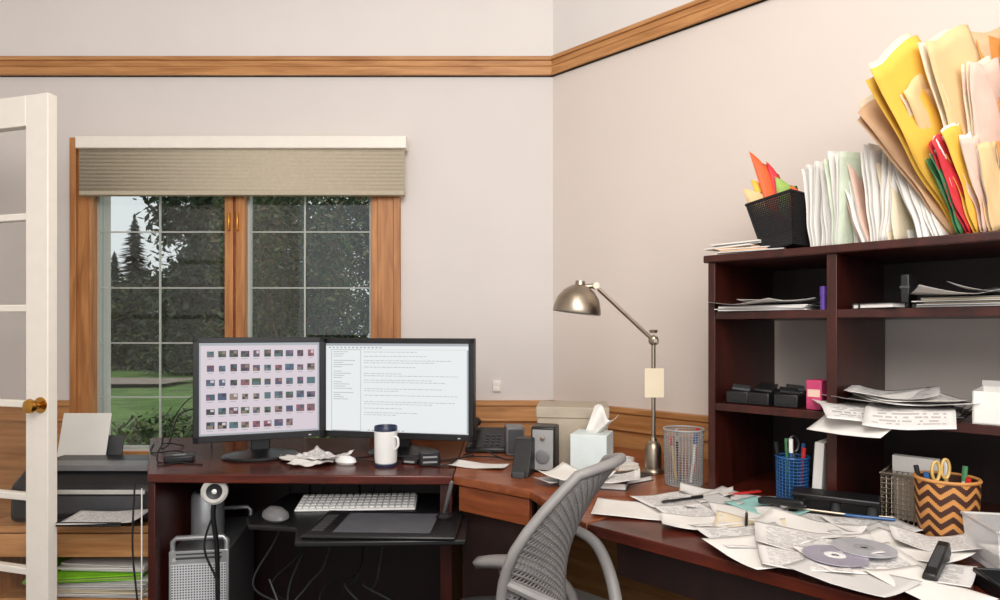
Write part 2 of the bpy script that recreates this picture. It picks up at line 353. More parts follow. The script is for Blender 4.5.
pd=MB().b2((1.35,-.90,.02),(1.85,-.1,.722),MAHS).make('pedestal',rd)
for i,(a,b) in enumerate(((.05,.26),(.28,.48),(.50,.615))):
    q=MB().b2((1.37,-.918,a),(1.83,-.90,b),MAHS).make('drawer',pd,bevel=.003)
    MB().tube([(1.54,-.918,(a+b)/2),(1.55,-.94,(a+b)/2),(1.65,-.94,(a+b)/2),(1.66,-.918,(a+b)/2)],.005,BRASS,8).make('handle',q)
MB().b2((2.84,-.90,.0),(2.87,-.1,.722),MAHZ).make('side_panel',rd)
MB().b2((1.0,-.12,.0),(2.84,-.10,.722),MAHS).make('back_panel',rd)
# hutch
hz=thing('desk_hutch','dark mahogany open shelf hutch standing on the long desk','shelf unit',(0.242,3.0,.7505),WR)
Z0=-.7505
V=-.461
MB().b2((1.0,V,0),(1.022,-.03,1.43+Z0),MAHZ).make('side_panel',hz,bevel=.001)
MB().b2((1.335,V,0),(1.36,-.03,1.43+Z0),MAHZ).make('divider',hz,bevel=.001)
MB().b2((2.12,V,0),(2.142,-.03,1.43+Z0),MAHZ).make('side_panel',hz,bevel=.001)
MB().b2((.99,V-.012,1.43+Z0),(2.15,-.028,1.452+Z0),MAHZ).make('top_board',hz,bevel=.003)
for a,b in ((1.022,1.335),(1.36,2.12)):
    for z0,z1 in ((1.262,1.284),(.992,1.014)):
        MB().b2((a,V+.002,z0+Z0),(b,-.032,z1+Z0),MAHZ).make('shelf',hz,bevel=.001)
    MB().b2((a,-.044,1.284+Z0),(b,-.032,1.43+Z0),MAHS).make('back_panel',hz)
    MB().b2((a,-.044,0.0),(b,-.032,.992+Z0),MAHS).make('back_panel',hz)
# printer cabinet
pc=thing('printer_cabinet','light oak printer cabinet with one drawer and open shelf','cabinet',(-1.55,2.62,0))
MB().b2((-.34,-.225,.49),(.345,.24,.515),OAKX).make('top_board',pc,bevel=.003)
MB().b2((-.33,-.21,0),(-.31,.23,.49),OAKZ).b2((.315,-.21,0),(.335,.23,.49),OAKZ).b2((-.31,.215,.02),(.315,.23,.49),OAKZ).b2((-.31,-.21,.225),(.315,.215,.245),OAKX).b2((-.31,-.21,.03),(.315,.215,.05),OAKX).make('carcass',pc,bevel=.002)
q=MB().b2((-.305,-.222,.40),(.31,-.205,.485),OAKX).make('drawer',pc,bevel=.003)
# ---------------------------------------------------------------- paper helpers
def paper(x,y,z,rz=0,w=.216,d=.28,mat=None,curl=.004,label='loose white paper sheet lying on the desk',name='paper_sheet',droop=None,th=60,grp=None,cat='paper',crump=0):
    mat=mat or PAPER
    a,b,c=random.uniform(.2,1),random.uniform(.2,1),random.uniform(-.5,.5)
    ct=math.cos(math.radians(th)); st=math.sin(math.radians(th)); wv=random.random()*6
    def fn(s,t):
        X=(s-.5)*w; Y=(t-.5)*d; sx=2*s-1; sy=2*t-1
        Z=curl*(a*sx*sx+b*sy*sy*abs(sx)+max(0,c*sx*sy)+.25*(1+math.sin(3*sx+2*sy+wv)))
        if crump: Z+=crump*abs(math.sin(5*sx+wv)*math.sin(6*sy+wv*2)+.5*math.sin(11*sx-9*sy+wv))
        if droop is not None and Y<-droop:
            ov=-droop-Y; k=min(1,ov/.05); Y=-droop-ov*(1-k*(1-ct)); Z-=ov*st*k-curl*.5*sx
        return (X,Y,Z)
    m=MB().grid(fn,12,14,mat)
    o=m.make(name,None,(x,y,z),(0,0,rz),solid=.0004)
    o['label']=label; o['category']=cat
    if grp: o['group']=grp
    return o
def stack(x,y,z,rz,w,d,h,mats,label,name='paper_stack',jit=.012,cat='papers',n=None):
    m=MB(); n=n or max(3,int(h/.004)); t=h/n
    for i in range(n):
        a=random.uniform(-.1,.1) if i<n-1 else random.uniform(-.15,.15)
        m.box((random.uniform(-jit,jit),random.uniform(-jit,jit),t*(i+.5)),(w*random.uniform(.94,1),d*random.uniform(.94,1),t*random.uniform(.5,.9)),mats[random.randrange(len(mats))],(0,0,a*.5))
    o=m.make(name,None,(x,y,z),(0,0,rz)); o['label']=label; o['category']=cat; return o
def pen(mb,p0,p1,r,m,m2=None):
    p0=Vector(p0);p1=Vector(p1);d=p1-p0
    mb.tube([p0,p0+d*.04,p0+d*.96,p1],[r*.4,r,r,r*.7],m,8)
    if m2: mb.tube([p0+d*.7,p0+d*.96,p1],[r*1.15,r*1.15,r*.6],m2,8)
# ---------------------------------------------------------------- monitors
SB=em('screen_light',(218,224,226),.95); SL=em('screen_lilac',(216,204,212),.92); SW=em('screen_white',(230,234,234),.98); SG=em('screen_grey',(176,182,188),.85); ST=em('screen_text',(166,172,178),.9); SD=em('screen_dark',(60,64,74),.6)
THC=[em('thumb_%s'%n,c,.75) for n,c in (('rose',(150,90,100)),('blue',(70,84,120)),('dark',(44,44,52)),('teal',(80,116,126)),('sand',(150,130,116)),('plum',(104,66,90)),('green',(66,90,66)),('pale',(222,214,220)))]
def monitor(label,loc,rz,w,h,zb,kind,bloc):
    e=thing('computer_monitor',label,'monitor',(loc[0],loc[1],DZ),rz)
    z0=zb-DZ; bz=.020
    hs=MB(); hs.b2((-w/2,-.012,z0),(w/2,.018,z0+h),BLACK).b2((-w/2+.05,.018,z0+.05),(w/2-.05,.045,z0+h-.05),BLACK)
    hs.b2((-w/2,-.02,z0),(w/2,-.012,z0+bz+.004),BLACK).b2((-w/2,-.02,z0+h-bz),(w/2,-.012,z0+h),BLACK).b2((-w/2,-.02,z0),(-w/2+bz,-.012,z0+h),BLACK).b2((w/2-bz,-.02,z0),(w/2,-.012,z0+h),BLACK)
    hs.make('housing',e,bevel=.002)
    s=MB(); x0,x1=-w/2+bz,w/2-bz; a,b=z0+bz+.004,z0+h-bz; sw=x1-x0; shh=b-a
    Y=-.0135
    def q(u0,v0,u1,v1,m,k=1): s.quadxz(x0+u0*sw,a+v0*shh,x0+u1*sw,a+v1*shh,Y-.0004*k,m)
    if kind=='thumbs':
        s.quadxz(x0,a,x1,b,Y,SL); q(0,.97,1,1,SG); q(.012,.976,.15,.992,ST,2); q(.0,0,.012,.97,SG); q(.985,0,1,.97,SG); q(0,0,1,.02,SG)
        rr=random.Random(4)
        for r_ in range(6):
            for c_ in range(10):
                if r_==5 and c_>7: continue
                u=.05+c_*.093; v=.845-r_*.155; dw=rr.uniform(.05,.075); dh=rr.uniform(.062,.08)
                u+=(.08-dw)/2
                c1=rr.choice(THC[:7]); q(u,v,u+dw,v+dh,c1,1); q(u+dw*.1,v+dh*.05,u+dw*rr.uniform(.4,.9),v+dh*rr.uniform(.3,.6),rr.choice(THC[:7]),2); q(u+dw*.5,v+dh*.5,u+dw*.9,v+dh*.9,rr.choice(THC),3); q(u+.005,v-.022,u+dw*.8,v-.014,ST,1)
    else:
        s.quadxz(x0,a,x1,b,Y,SB); q(0,.972,1,1,SG); q(0,.935,1,.968,SW); q(.01,.980,.3,.992,ST,2)
        for i in range(14): q(.02+i*.028,.945,.036+i*.028,.959,SG,2)
        q(0,0,.035,.93,SW); q(.04,.0,.25,.93,SG); q(.043,.01,.248,.925,SW,2); q(.255,.01,.985,.925,SW)
        rr=random.Random(9)
        for i in range(36):
            v=.90-i*.0245
            if i<24 and i%5!=3: q(.055,v,.055+rr.uniform(.05,.17),v+.006,ST,3)
            if i<30 and i not in (1,3,6,8,9,12,15,16,19,21,22,25,27):
                u=.275; e_=.275+rr.uniform(.2,.66)
                while u<e_:
                    l=rr.uniform(.010,.035); q(u,v,u+l,v+.0055,ST,2); u+=l+.006
        q(.988,.01,1,.925,SG); 
        for i in range(9): q(.3+i*.03,.012,.318+i*.03,.022,SG,3)
    s.make('screen',e)
    bx,by=bloc
    MB().box((bx,.06,z0*.5+.05),(.07,.03,z0+.12),BLACK).box((bx,.05,z0+.1),(.09,.03,.09),BLACK).make('stand_neck',e,bevel=.004)
    M=Matrix.Translation((bx,by,0))@Matrix.Diagonal((1.15,.95,1,1))
    MB().lathe([(0,0),(.118,0),(.120,.006),(.115,.012),(.06,.022),(.04,.03),(0,.031)],BLACK,M=M,seg=40).make('stand_base',e)
    MB().b2((w/2-.06,-.0215,z0+.008),(w/2-.05,-.02,z0+.012),LGREY).make('power_button',e)
monitor('black monitor showing a grid of photo thumbnails',(-.89,2.445),math.radians(21.8),.458,.379,.824,'thumbs',(.0,.05))
monitor('wide black monitor showing a text document',(-.39,2.49),math.radians(-11.4),.606,.379,.820,'doc',(.0,.07))
# ---------------------------------------------------------------- items on the computer desk
mg=thing('travel_mug','white ceramic tumbler with dark rim and base','mug',(-.405,2.33,DZ))
MB().lathe([(0,.0),(.040,.0),(.041,.008),(0,.008)],NAVY).make('base_ring',mg)
MB().lathe([(.034,.008),(.038,.012),(.040,.03),(.041,.124)],CERAM).lathe([(.041,.124),(.041,.138),(.039,.141),(.037,.137),(.035,.02),(0,.018)],NAVY).lathe([(.0,.009),(.034,.009)],CERAM).make('cup',mg)
MB().tube([(.036,-.02,.105),(.046,-.026,.10),(.048,-.027,.075),(.037,-.02,.06)],.004,CERAM,8,smooth=5).make('handle',mg)
paper(-.73,2.42,DZ+.002,.5,.15,.13,PAPER,.012,'crumpled white note paper near the monitor stand','note_paper',crump=.005)
paper(-.64,2.41,DZ+.006,-.4,.17,.12,TEXT,.014,'crumpled white note paper near the monitor stand','note_paper',crump=.009)
paper(-.67,2.33,DZ+.003,.1,.15,.09,PAPER,.010,'small white note paper on top of others','note_paper',crump=.005)
wm=thing('wired_device','small white rounded remote device with cable','remote',(-.555,2.36,DZ),-.5)
MB().lathe([(0,0),(.022,0),(.027,.008),(.024,.02),(.012,.028),(0,.029)],CERAM,M=Matrix.Diagonal((1.7,1,1,1))).make('shell',wm)
MB().tube([(-.04,0,.01),(-.07,.03,.006),(-.1,.01,.005),(-.08,-.05,.005)],.0025,CERAM,6,smooth=5).make('cable',wm)
cr=thing('card_reader','small black card reader on the desk','card reader',(-.25,2.33,DZ),.2)
MB().b2((-.035,-.02,0),(.035,.02,.05),BLACK).make('body',cr,bevel=.004)
MB().b2((-.025,-.0215,.012),(.025,-.02,.018),GREY).b2((-.025,-.0215,.03),(.025,-.02,.036),GREY).make('slots',cr)
sp2=thing('cable_hub','small black cable hub on the desk','hub',(-.32,2.36,DZ),-.3)
MB().b2((-.03,-.015,0),(.03,.015,.02),BLACK).make('body',sp2,bevel=.003); MB().b2((-.02,-.016,.006),(.02,-.015,.013),GREY).make('ports',sp2)
paper(-.075,2.31,DZ+.002,-.35,.20,.09,PAPER,.004,'long white envelope lying on the desk','envelope')
ph=thing('desk_telephone','black desk telephone with handset','telephone',(-.05,2.64,DZ),-.1)
MB().add([(-.08,-.08,0),(.08,-.08,0),(.08,.08,0),(-.08,.08,0),(-.08,-.08,.02),(.08,-.08,.02),(.08,.08,.08),(-.08,.08,.08)],[(0,3,2,1),(4,5,6,7),(0,1,5,4),(1,2,6,5),(2,3,7,6),(3,0,4,7)],BLACK).make('body',ph,bevel=.006)
MB().tube([(-.055,-.07,.05),(-.055,-.045,.072),(-.055,.045,.105),(-.055,.075,.10)],[.020,.014,.014,.020],BLACKM,10,smooth=4).make('handset',ph)
kp=MB()
for i in range(3):
    for j in range(4): kp.box((.0+.023*i,-.055+.022*j,.031+.0082*j),(.012,.010,.005),DGREY,(.36,0,0))
kp.make('keypad',ph)
def speaker(x,y,w,d,h,m,m2,label,rz=0):
    e=thing('desktop_speaker',label,'speaker',(x,y,DZ),rz)
    MB().b2((-w/2,-d/2,0),(w/2,d/2,h),m).make('cabinet',e,bevel=.006)
    MB().b2((-w/2+.006,-d/2-.003,.01),(w/2-.006,-d/2,h-.01),m2).make('grille',e,bevel=.002)
    return e
speaker(.055,2.55,.070,.09,.11,MOUSEG,DGREY,'small grey plastic desktop speaker',.1)
sp=speaker(.155,2.25,.082,.09,.155,BLACK,GREY,'silver fronted black desktop radio speaker',-.25)
MB().lathe([(0,0),(.022,0),(.024,.004),(.020,.006),(0,.004)],MOUSEG,M=Matrix.Translation((0,-.048,.055))@Matrix.Rotation(math.pi/2,4,'X')).make('speaker_cone',sp)
MB().lathe([(0,0),(.008,0),(.008,.008),(0,.009)],STEEL,M=Matrix.Translation((0,-.048,.118))@Matrix.Rotation(math.pi/2,4,'X')).make('dial',sp)
bk=thing('black_bookend','black metal wedge stand on the desk','bookend',(.075,2.175,DZ),-.3)
MB().add([(-.03,-.04,0),(.03,-.04,0),(.03,.05,0),(-.03,.05,0),(-.03,.02,.115),(.03,.02,.115),(.03,.05,.12),(-.03,.05,.12)],[(0,3,2,1),(4,5,6,7),(0,1,5,4),(1,2,6,5),(2,3,7,6),(3,0,4,7)],BLACK).make('wedge',bk,bevel=.003)
MB().b2((-.02,-.055,0),(.02,-.035,.02),DGREY).make('foot',bk,bevel=.002)
ph2=thing('battery_charger','small dark charger standing on the desk','charger',(.09,2.37,DZ),.2)
MB().b2((-.025,-.03,0),(.025,.03,.06),DGREY).make('body',ph2,bevel=.004); MB().b2((-.015,-.0315,.02),(.015,-.03,.05),GREY).make('display',ph2)
bb=thing('storage_box','beige grey cardboard storage box with lid','box',(.270,2.44,DZ),-.12)
MB().b2((-.125,-.1,0),(.125,.1,.175),CARD).make('body',bb,bevel=.003)
MB().b2((-.13,-.105,.165),(.13,.105,.205),CARD).make('lid',bb,bevel=.004)
tb=thing('tissue_box','off-white square tissue box with white tissue','tissue box',(.315,2.25,DZ),-.35)
MB().b2((-.062,-.062,0),(.062,.062,.130),PALEBL).make('box',tb,bevel=.003)
MB().grid(lambda s,t:((s-.5)*(.05+.03*t)+.05*t,.02*math.sin(s*7)*(.4+t),.125+.10*t*(.75+.25*math.sin(s*5+1))),10,6,PAPER).make('tissue',tb,solid=.001)
# lamp
lp=thing('desk_lamp','brushed nickel desk lamp with dome shade and paper tag','lamp',(.515,2.205,DZ))
MB().lathe([(0,0),(.034,0),(.036,.006),(.034,.012),(.028,.018),(.027,.085),(.022,.10),(.012,.108),(.010,.12),(0,.12)],STEEL).make('lamp_base',lp)
MB().tube([(0,0,.11),(0,0,.43)],.007,STEEL,12).lathe([(.0,0),(.011,0),(.011,.02),(0,.02)],STEEL,c=(0,0,.30)).make('pole',lp)
MB().lathe([(0,-.018),(.014,-.012),(.018,0),(.014,.012),(0,.018)],STEEL,c=(0,0,.445)).tube([(0,-.03,.445),(0,.03,.445)],.007,STEEL,10).lathe([(.0,0),(.012,0),(.014,.01),(0,.012)],STEEL,c=(0,0,.47)).make('joint',lp)
MB().tube([(.012,-.010,.433),(-.185,-.010,.618)],.0052,STEEL,10).tube([(.012,.010,.433),(-.185,.010,.618)],.0052,STEEL,10).make('arm',lp)
MB().tube([(-.195,-.022,.628),(-.195,.022,.628)],.011,STEEL,12).tube([(-.195,0,.628),(-.235,0,.625)],.009,STEEL,10).make('elbow',lp)
M=Matrix.Translation((-.258,0,.537))@Matrix.Rotation(math.radians(7),4,'Y')
MB().lathe([(.080,0),(.081,.005),(.079,.02),(.070,.05),(.052,.075),(.03,.09),(.018,.095),(.016,.108),(0,.11)],STEEL,M=M,seg=40).lathe([(.080,0),(.076,.004),(.066,.045),(.045,.07),(0,.082)],LGREY,M=M,seg=40).make('lamp_shade',lp)
MB().lathe([(0,0),(.02,.01),(.024,.03),(.012,.06),(0,.065)],CERAM,M=M@Matrix.Translation((0,0,.012))).make('bulb',lp)
MB().b2((-.032,-.013,.255),(.032,-.0118,.352),PCREAM).make('paper_tag',lp)
# mesh cup
def meshcup(x,y,z,r,h,mat,label,thk=.0018,seg=30,rows=16,name='mesh_pen_cup'):
    e=thing(name,label,'pen holder',(x,y,z))
    m=MB(); m.lathe([(r*(.94+.06*j/rows),.004+h*j/rows) for j in range(rows+1)],mat,seg=seg)
    o=m.make('mesh_wall',e); q=o.modifiers.new('w','WIREFRAME'); q.thickness=thk; q.use_replace=True
    MB().tube([((r+.001)*math.cos(a),(r+.001)*math.sin(a),h+.004) for a in [2*math.pi*k/32 for k in range(33)]],.003,mat,6,caps=False).make('rim',e)
    MB().lathe([(0,.001),(r*.94,.001),(r*.95,.006),(0,.006)],mat).make('cup_bottom',e)
    return e
cxy=(.572,2.045)
meshcup(cxy[0],cxy[1],DZ,.060,.168,GREY,'tall silver wire mesh cup',.0022,36,22)
def pens(x,y,z,r,items,grp):
    for (m,m2,L,a,tl) in items:
        e=thing('pen','%s pen standing in a cup'%m.name.split('_')[0],'pen',(x+r*math.cos(a),y+r*math.sin(a),z),group=grp)
        b=MB(); pen(b,(0,0,0),(tl*math.cos(a)*L,tl*math.sin(a)*L,L),.0045,m); b.make('barrel',e)
        b=MB(); d=Vector((tl*math.cos(a)*L,tl*math.sin(a)*L,L)); b.tube([d*.8,d*1.02],.0055,m2,8); b.make('cap',e)
pens(cxy[0],cxy[1],DZ+.01,.03,[(REDP,REDP,.16,.3,.12),(YPL,REDP,.13,2.2,.15),(BLACK,GREY,.165,4.0,.12),(CERAM,BLUE,.155,5.2,.15)],'pens in the mesh cup')
def book(x,y,z,rz,w,d,h,cm,label,name='notebook'):
    e=thing(name,label,'book',(x,y,z),rz)
    MB().b2((-w/2,-d/2,0),(w/2,d/2,.002),cm).b2((-w/2,-d/2,h-.002),(w/2,d/2,h),cm).b2((-w/2,-d/2,0),(-w/2+.003,d/2,h),cm).make('cover',e)
    MB().b2((-w/2+.003,-d/2+.004,.002),(w/2-.005,d/2-.004,h-.002),PAPER).make('pages',e)
book(.30,2.06,DZ,-.3,.21,.15,.022,DGREY,'grey covered notebook lying under papers')
paper(.235,2.01,DZ+.028,-.7,.20,.14,PAPER,.012,'white sheet lying over the notebook')
paper(.34,2.00,DZ+.026,-.2,.17,.13,TEXT,.012,'printed sheet lying over the notebook')
paper(.17,2.04,DZ+.010,.5,.10,.10,PGREY,.012,'small grey slip beside the notebook')
book(.415,2.10,DZ,.6,.12,.09,.018,BLACK,'small black pocket notebook')
stack(.43,2.27,DZ,.3,.08,.07,.022,[PCREAM,PAPER,PAPER],'small block of cream note slips','note_pad',.003)
tp=thing('tape_roll','roll of clear tape lying on the desk','tape',(.45,2.37,DZ))
MB().lathe([(.018,0),(.034,0),(.034,.02),(.018,.02),(.018,0)],CERAM).make('roll',tp)
paper(.385,1.735,DZ+.002,-.25,.27,.17,PAPER,.006,'white sheet lying near the desk edge')
paper(.47,1.83,DZ+.006,.35,.18,.12,TEXT,.006,'printed white sheet near the desk edge')
MBp=thing('pen','black pen lying on a white sheet','pen',(.50,1.80,DZ+.016),.4)
b=MB(); pen(b,(-.07,0,0),(.07,0,0),.004,BLACK); b.make('barrel',MBp); MB().tube([(.03,0,.005),(.07,0,.005)],.002,STEEL,6).make('clip',MBp)
# keyboard, mouse, tablet
kb=thing('keyboard','slim white keyboard with white keys on the tray','keyboard',(-.50,2.31,.6105),.06)
MB().add([(-.205,-.060,0),(.205,-.060,0),(.205,.060,0),(-.205,.060,0),(-.205,-.060,.006),(.205,-.060,.006),(.205,.060,.024),(-.205,.060,.024)],[(0,3,2,1),(4,5,6,7),(0,1,5,4),(1,2,6,5),(2,3,7,6),(3,0,4,7)],CERAM).make('base',kb,bevel=.002)
k=MB()
for j in range(5):
    for i in range(18):
        x=-.19+i*.0224; y=-.046+j*.023
        k.box((x,y,.0125+.0035*j),(.0175,.0175,.006),CERAM,(.15,0,0))
k.make('keys',kb,bevel=.001)
ms=thing('computer_mouse','grey computer mouse lying on the tray','mouse',(-.735,2.15,.6105),.7)
MB().lathe([(0,.002),(.032,.002),(.038,.010),(.036,.022),(.022,.036),(0,.040)],MOUSEG,M=Matrix.Diagonal((1,1.7,1,1)),seg=32).make('shell',ms)
MB().b2((-.003,.018,.034),(.003,.036,.039),DGREY).make('scroll_wheel',ms,bevel=.001)
tt=thing('drawing_tablet','black drawing tablet with grey active area on the tray','drawing tablet',(-.36,2.07,.6105),-.04)
MB().b2((-.225,-.135,0),(.235,.14,.012),BLACK).make('body',tt,bevel=.005)
MB().b2((-.14,-.10,.0118),(.155,.105,.0126),SCREENGREY).make('active_area',tt)
bt=MB()
for i in range(6): bt.b2((-.208,-.09+i*.03,.012),(-.172,-.07+i*.03,.0135),DGREY)
bt.make('buttons',tt)
st=thing('stylus_pen','dark stylus standing in its round holder on the tablet','stylus',(-.180,2.115,.623))
MB().lathe([(0,0),(.024,0),(.026,.008),(.014,.018),(0,.018)],BLACK).make('holder',st)
b=MB(); pen(b,(0,0,.016),(.030,-.07,.135),.0065,MOUSEG); b.make('barrel',st)
# tower etc.
tw=thing('computer_tower','aluminium computer tower with perforated front and handles','computer',(-1.045,2.28,.0),math.radians(9))
MB().b2((-.098,0.004,.045),(.098,.42,.465),ALUS).make('body',tw,bevel=.008)
MB().b2((-.098,-.002,.045),(.098,.006,.465),ALU).make('front_panel',tw,bevel=.002)
MB().b2((-.090,-.004,.055),(.090,-.001,.42),PERF).make('perforated_front',tw)
MB().b2((-.075,-.004,.437),(.075,-.001,.444),DGREY).b2((-.075,-.004,.452),(.075,-.001,.457),DGREY).make('disc_slots',tw)
MB().lathe([(0,0),(.007,0),(.007,.003),(0,.003)],LGREY,M=Matrix.Translation((-.08,-.001,.435))@Matrix.Rotation(math.pi/2,4,'X')).make('power_button',tw)
for yy in (.012,.40):
    MB().tube([(-.089,yy,.46),(-.089,yy,.495),(-.077,yy,.507),(.077,yy,.507),(.089,yy,.495),(.089,yy,.46)],.009,ALU,10).make('handle',tw)
    MB().tube([(-.089,yy,.05),(-.089,yy,.02),(-.077,yy,.009),(.077,yy,.009),(.089,yy,.02),(.089,yy,.05)],.009,ALU,10).make('foot',tw)
cn=thing('cylinder_speaker','silver cylindrical speaker standing on the tower','speaker',(-1.085,2.44,.466))
MB().lathe([(0,0),(.055,0),(.057,.01),(.057,.15),(.05,.165),(0,.167)],ALU,seg=32).make('body',cn)
MB().lathe([(0,.167),(.04,.167),(.03,.17),(0,.169)],DGREY).make('top_cap',cn)
wc=thing('webcam','round white webcam on a black stand','webcam',(-.955,2.22,.0))
MB().tube([(0,0,.0),(0,0,.45),(-.01,-.01,.60),(-.005,-.01,.655)],.008,BLACK,10,smooth=4).lathe([(0,0),(.05,0),(.05,.01),(.01,.02),(0,.02)],BLACK).make('stand',wc)
M=Matrix.Translation((-.0,-.02,.690))@Matrix.Rotation(math.pi/2-.1,4,'X')@Matrix.Rotation(.2,4,'Y')
MB().lathe([(0,-.03),(.035,-.025),(.043,-.01),(.043,.008),(.036,.013),(.026,.010)],LGREY,M=M,seg=32).make('shell',wc)
MB().lathe([(.027,.010),(.020,.008),(0,.006)],BLACK,M=M,seg=32).lathe([(.008,.009),(.0,.012)],CERAM,M=M).make('lens',wc)
def cable(pts,r=.0028,m=None,label='black cable trailing across the desk'):
    o=MB().tube(pts,r,m or BLACKM,6,smooth=8).make('cable'); o['label']=label; o['category']='cable'; return o
cable([(-1.36,2.62,DZ+.004),(-1.31,2.60,DZ+.03),(-1.28,2.62,DZ+.14),(-1.20,2.64,DZ+.16),(-1.17,2.66,DZ+.08),(-1.15,2.62,DZ+.005)])
cable([(-1.40,2.72,DZ+.004),(-1.34,2.64,DZ+.08),(-1.26,2.66,DZ+.20),(-1.18,2.70,DZ+.22),(-1.14,2.72,DZ+.12)],.0022)
cable([(-1.45,2.75,DZ+.004),(-1.35,2.55,DZ+.004),(-1.22,2.50,DZ+.02),(-1.14,2.40,DZ+.004),(-1.20,2.30,DZ+.004)])
cable([(-1.30,2.70,DZ+.004),(-1.27,2.48,DZ+.05),(-1.24,2.38,DZ+.004),(-1.16,2.36,DZ+.004),(-1.05,2.32,DZ+.004)])
cable([(-.72,2.62,DZ+.004),(-.66,2.50,DZ+.02),(-.55,2.46,DZ+.004),(-.46,2.50,DZ+.004),(-.35,2.42,DZ+.012),(-.22,2.44,DZ+.004)])
cable([(-.60,2.60,DZ+.004),(-.55,2.42,DZ+.012),(-.46,2.38,DZ+.004),(-.33,2.37,DZ+.004),(-.20,2.40,DZ+.004),(-.1,2.50,DZ+.004)])
cable([(-.30,2.36,DZ+.004),(-.20,2.30,DZ+.004),(-.13,2.42,DZ+.012),(.0,2.46,DZ+.004)])
cable([(-.14,2.50,DZ+.004),(-.06,2.44,DZ+.03),(.02,2.42,DZ+.004),(.10,2.44,DZ+.004)])
cable([(-1.22,2.195,.72),(-1.225,2.19,.5),(-1.21,2.2,.25),(-1.225,2.2,.02)],.003,None,'black cable hanging down beside the desk')
cable([(-1.198,2.197,.70),(-1.20,2.2,.45),(-1.20,2.2,.2),(-1.2,2.22,.02)],.0022,CERAM,'white cable hanging down beside the desk')
cable([(-.96,2.21,.62),(-.99,2.20,.50),(-.94,2.20,.35),(-.98,2.20,.15),(-.90,2.3,.02)],.004,None,'black cable hanging in front of the tower')
for i in range(7):
    x=-.88+.07*i
    cable([(x,2.8,.6),(x+.05*math.sin(i*2),2.6,.42-.03*i),(x-.06,2.5,.26),(x+.1*math.cos(i),2.45,.18),(x+.03,2.5,.02)],.004,(DGREY,BLACKM,DGREY)[i%3],'dark cable tangled beneath the desk')
cable([(-.80,2.5,.02),(-.76,2.42,.10),(-.7,2.5,.16),(-.62,2.4,.08),(-.55,2.5,.02)],.003,GREY,'grey cable tangled beneath the desk')
cable([(-.86,2.45,.30),(-.80,2.38,.20),(-.86,2.36,.10),(-.78,2.4,.03)],.003,MOUSEG,'grey cable tangled beneath the desk')
pa=thing('power_adapter','small black power adapter on the desk','adapter',(-1.17,2.40,DZ),.3)
MB().b2((-.05,-.03,0),(.05,.03,.025),BLACK).make('body',pa,bevel=.006); MB().b2((-.02,-.012,.0251),(.02,.012,.0256),GREY).make('rating_plate',pa)
# printer
pr_=thing('inkjet_printer','black and grey inkjet printer with paper loaded','printer',(-1.55,2.58,.5155))
MB().add([(-.27,-.15,0),(.275,-.15,0),(.275,.15,0),(-.27,.15,0),(-.27,-.15,.135),(.275,-.15,.135),(.27,-.06,.198),(-.265,-.06,.198),(.27,.15,.2),(-.265,.15,.2)],[(0,3,2,1),(0,1,5,4),(4,5,6,7),(7,6,8,9),(1,2,8,6,5),(2,3,9,8),(3,0,4,7,9)],BLACK).make('body',pr_,bevel=.02)
MB().b2((-.19,-.154,.035),(.22,-.145,.10),DGREY).b2((-.24,-.10,.181),(.22,-.0,.203),MOUSEG).make('front_slot',pr_,bevel=.003)
MB().b2((-.01,-.33,.040),(.25,-.15,.047),BLACK).b2((-.01,-.33,.047),(.25,-.322,.055),BLACK).make('output_tray',pr_,bevel=.002)
MB().b2((-.20,-.158,.108),(.24,-.15,.124),LGREY).make('control_panel',pr_,bevel=.002)
MB().box((-.15,.16,.21),(.25,.01,.13),DGREY,(-.25,0,0)).make('paper_feeder',pr_,bevel=.002)
fp=MB().box((-.175,.143,.26),(.20,.002,.22),PAPER,(-.25,0,0)).make('paper_sheet'); fp.location=(-1.55,2.58,.5155); fp['label']='white paper standing in the printer feeder'; fp['category']='paper'
paper(-1.40,2.33,.5155+.049,.1,.25,.17,TEXT,.004,'printed page lying on the printer output tray')
stack(-1.50,2.56,.2455,.0,.42,.30,.06,[PAPER,PGREY,PCREAM],'stack of white papers on the cabinet shelf')
stack(-1.55,2.53,.307,.08,.42,.28,.024,[GREENP,GREENP,LIME],'thin stack of bright green folders on the shelf',name='folder_stack',n=3)
stack(-1.48,2.56,.333,-.06,.34,.25,.024,[PAPER,TEXT,PAPER],'white papers lying on green folders')
# ---------------------------------------------------------------- hutch contents
SH=(1.0145,1.2845,1.4525)
stack(*R(1.09,.31,SH[2]),WR+.15,.19,.26,.022,[PAPER,TAN,PCREAM,PGREY],'loose pile of mixed papers on the hutch top')
stack(*R(1.08,.32,SH[2]+.0225),WR-.12,.16,.22,.014,[PAPER,MANILA,PAPER],'small pile of papers on the hutch top',jit=.02)
fb=thing('wire_file_box','dark mesh file basket holding coloured sheets','file holder',R(1.205,.345,SH[2]+.008),rot=(0,-.16,WR-.1))
hh=.145
m=MB()
for (x0,y0,x1,y1) in ((-.045,-.09,.045,-.09),(.045,-.09,.045,.09),(.045,.09,-.045,.09),(-.045,.09,-.045,-.09)):
    m.grid(lambda s,t:((x0+(x1-x0)*s)*(1+.5*t),(y0+(y1-y0)*s)*(1+.12*t),.002+hh*t),24,24,BLACKM)
o=m.make('mesh_wall',fb); q=o.modifiers.new('w','WIREFRAME'); q.thickness=.0042; q.use_replace=True
MB().tube([(-.0675,-.101,hh),(.0675,-.101,hh),(.0675,.101,hh),(-.0675,.101,hh),(-.0675,-.101,hh)],.0045,BLACKM,6).make('rim',fb)
MB().b2((-.045,-.09,.0),(.045,.09,.004),BLACKM).make('basket_bottom',fb)
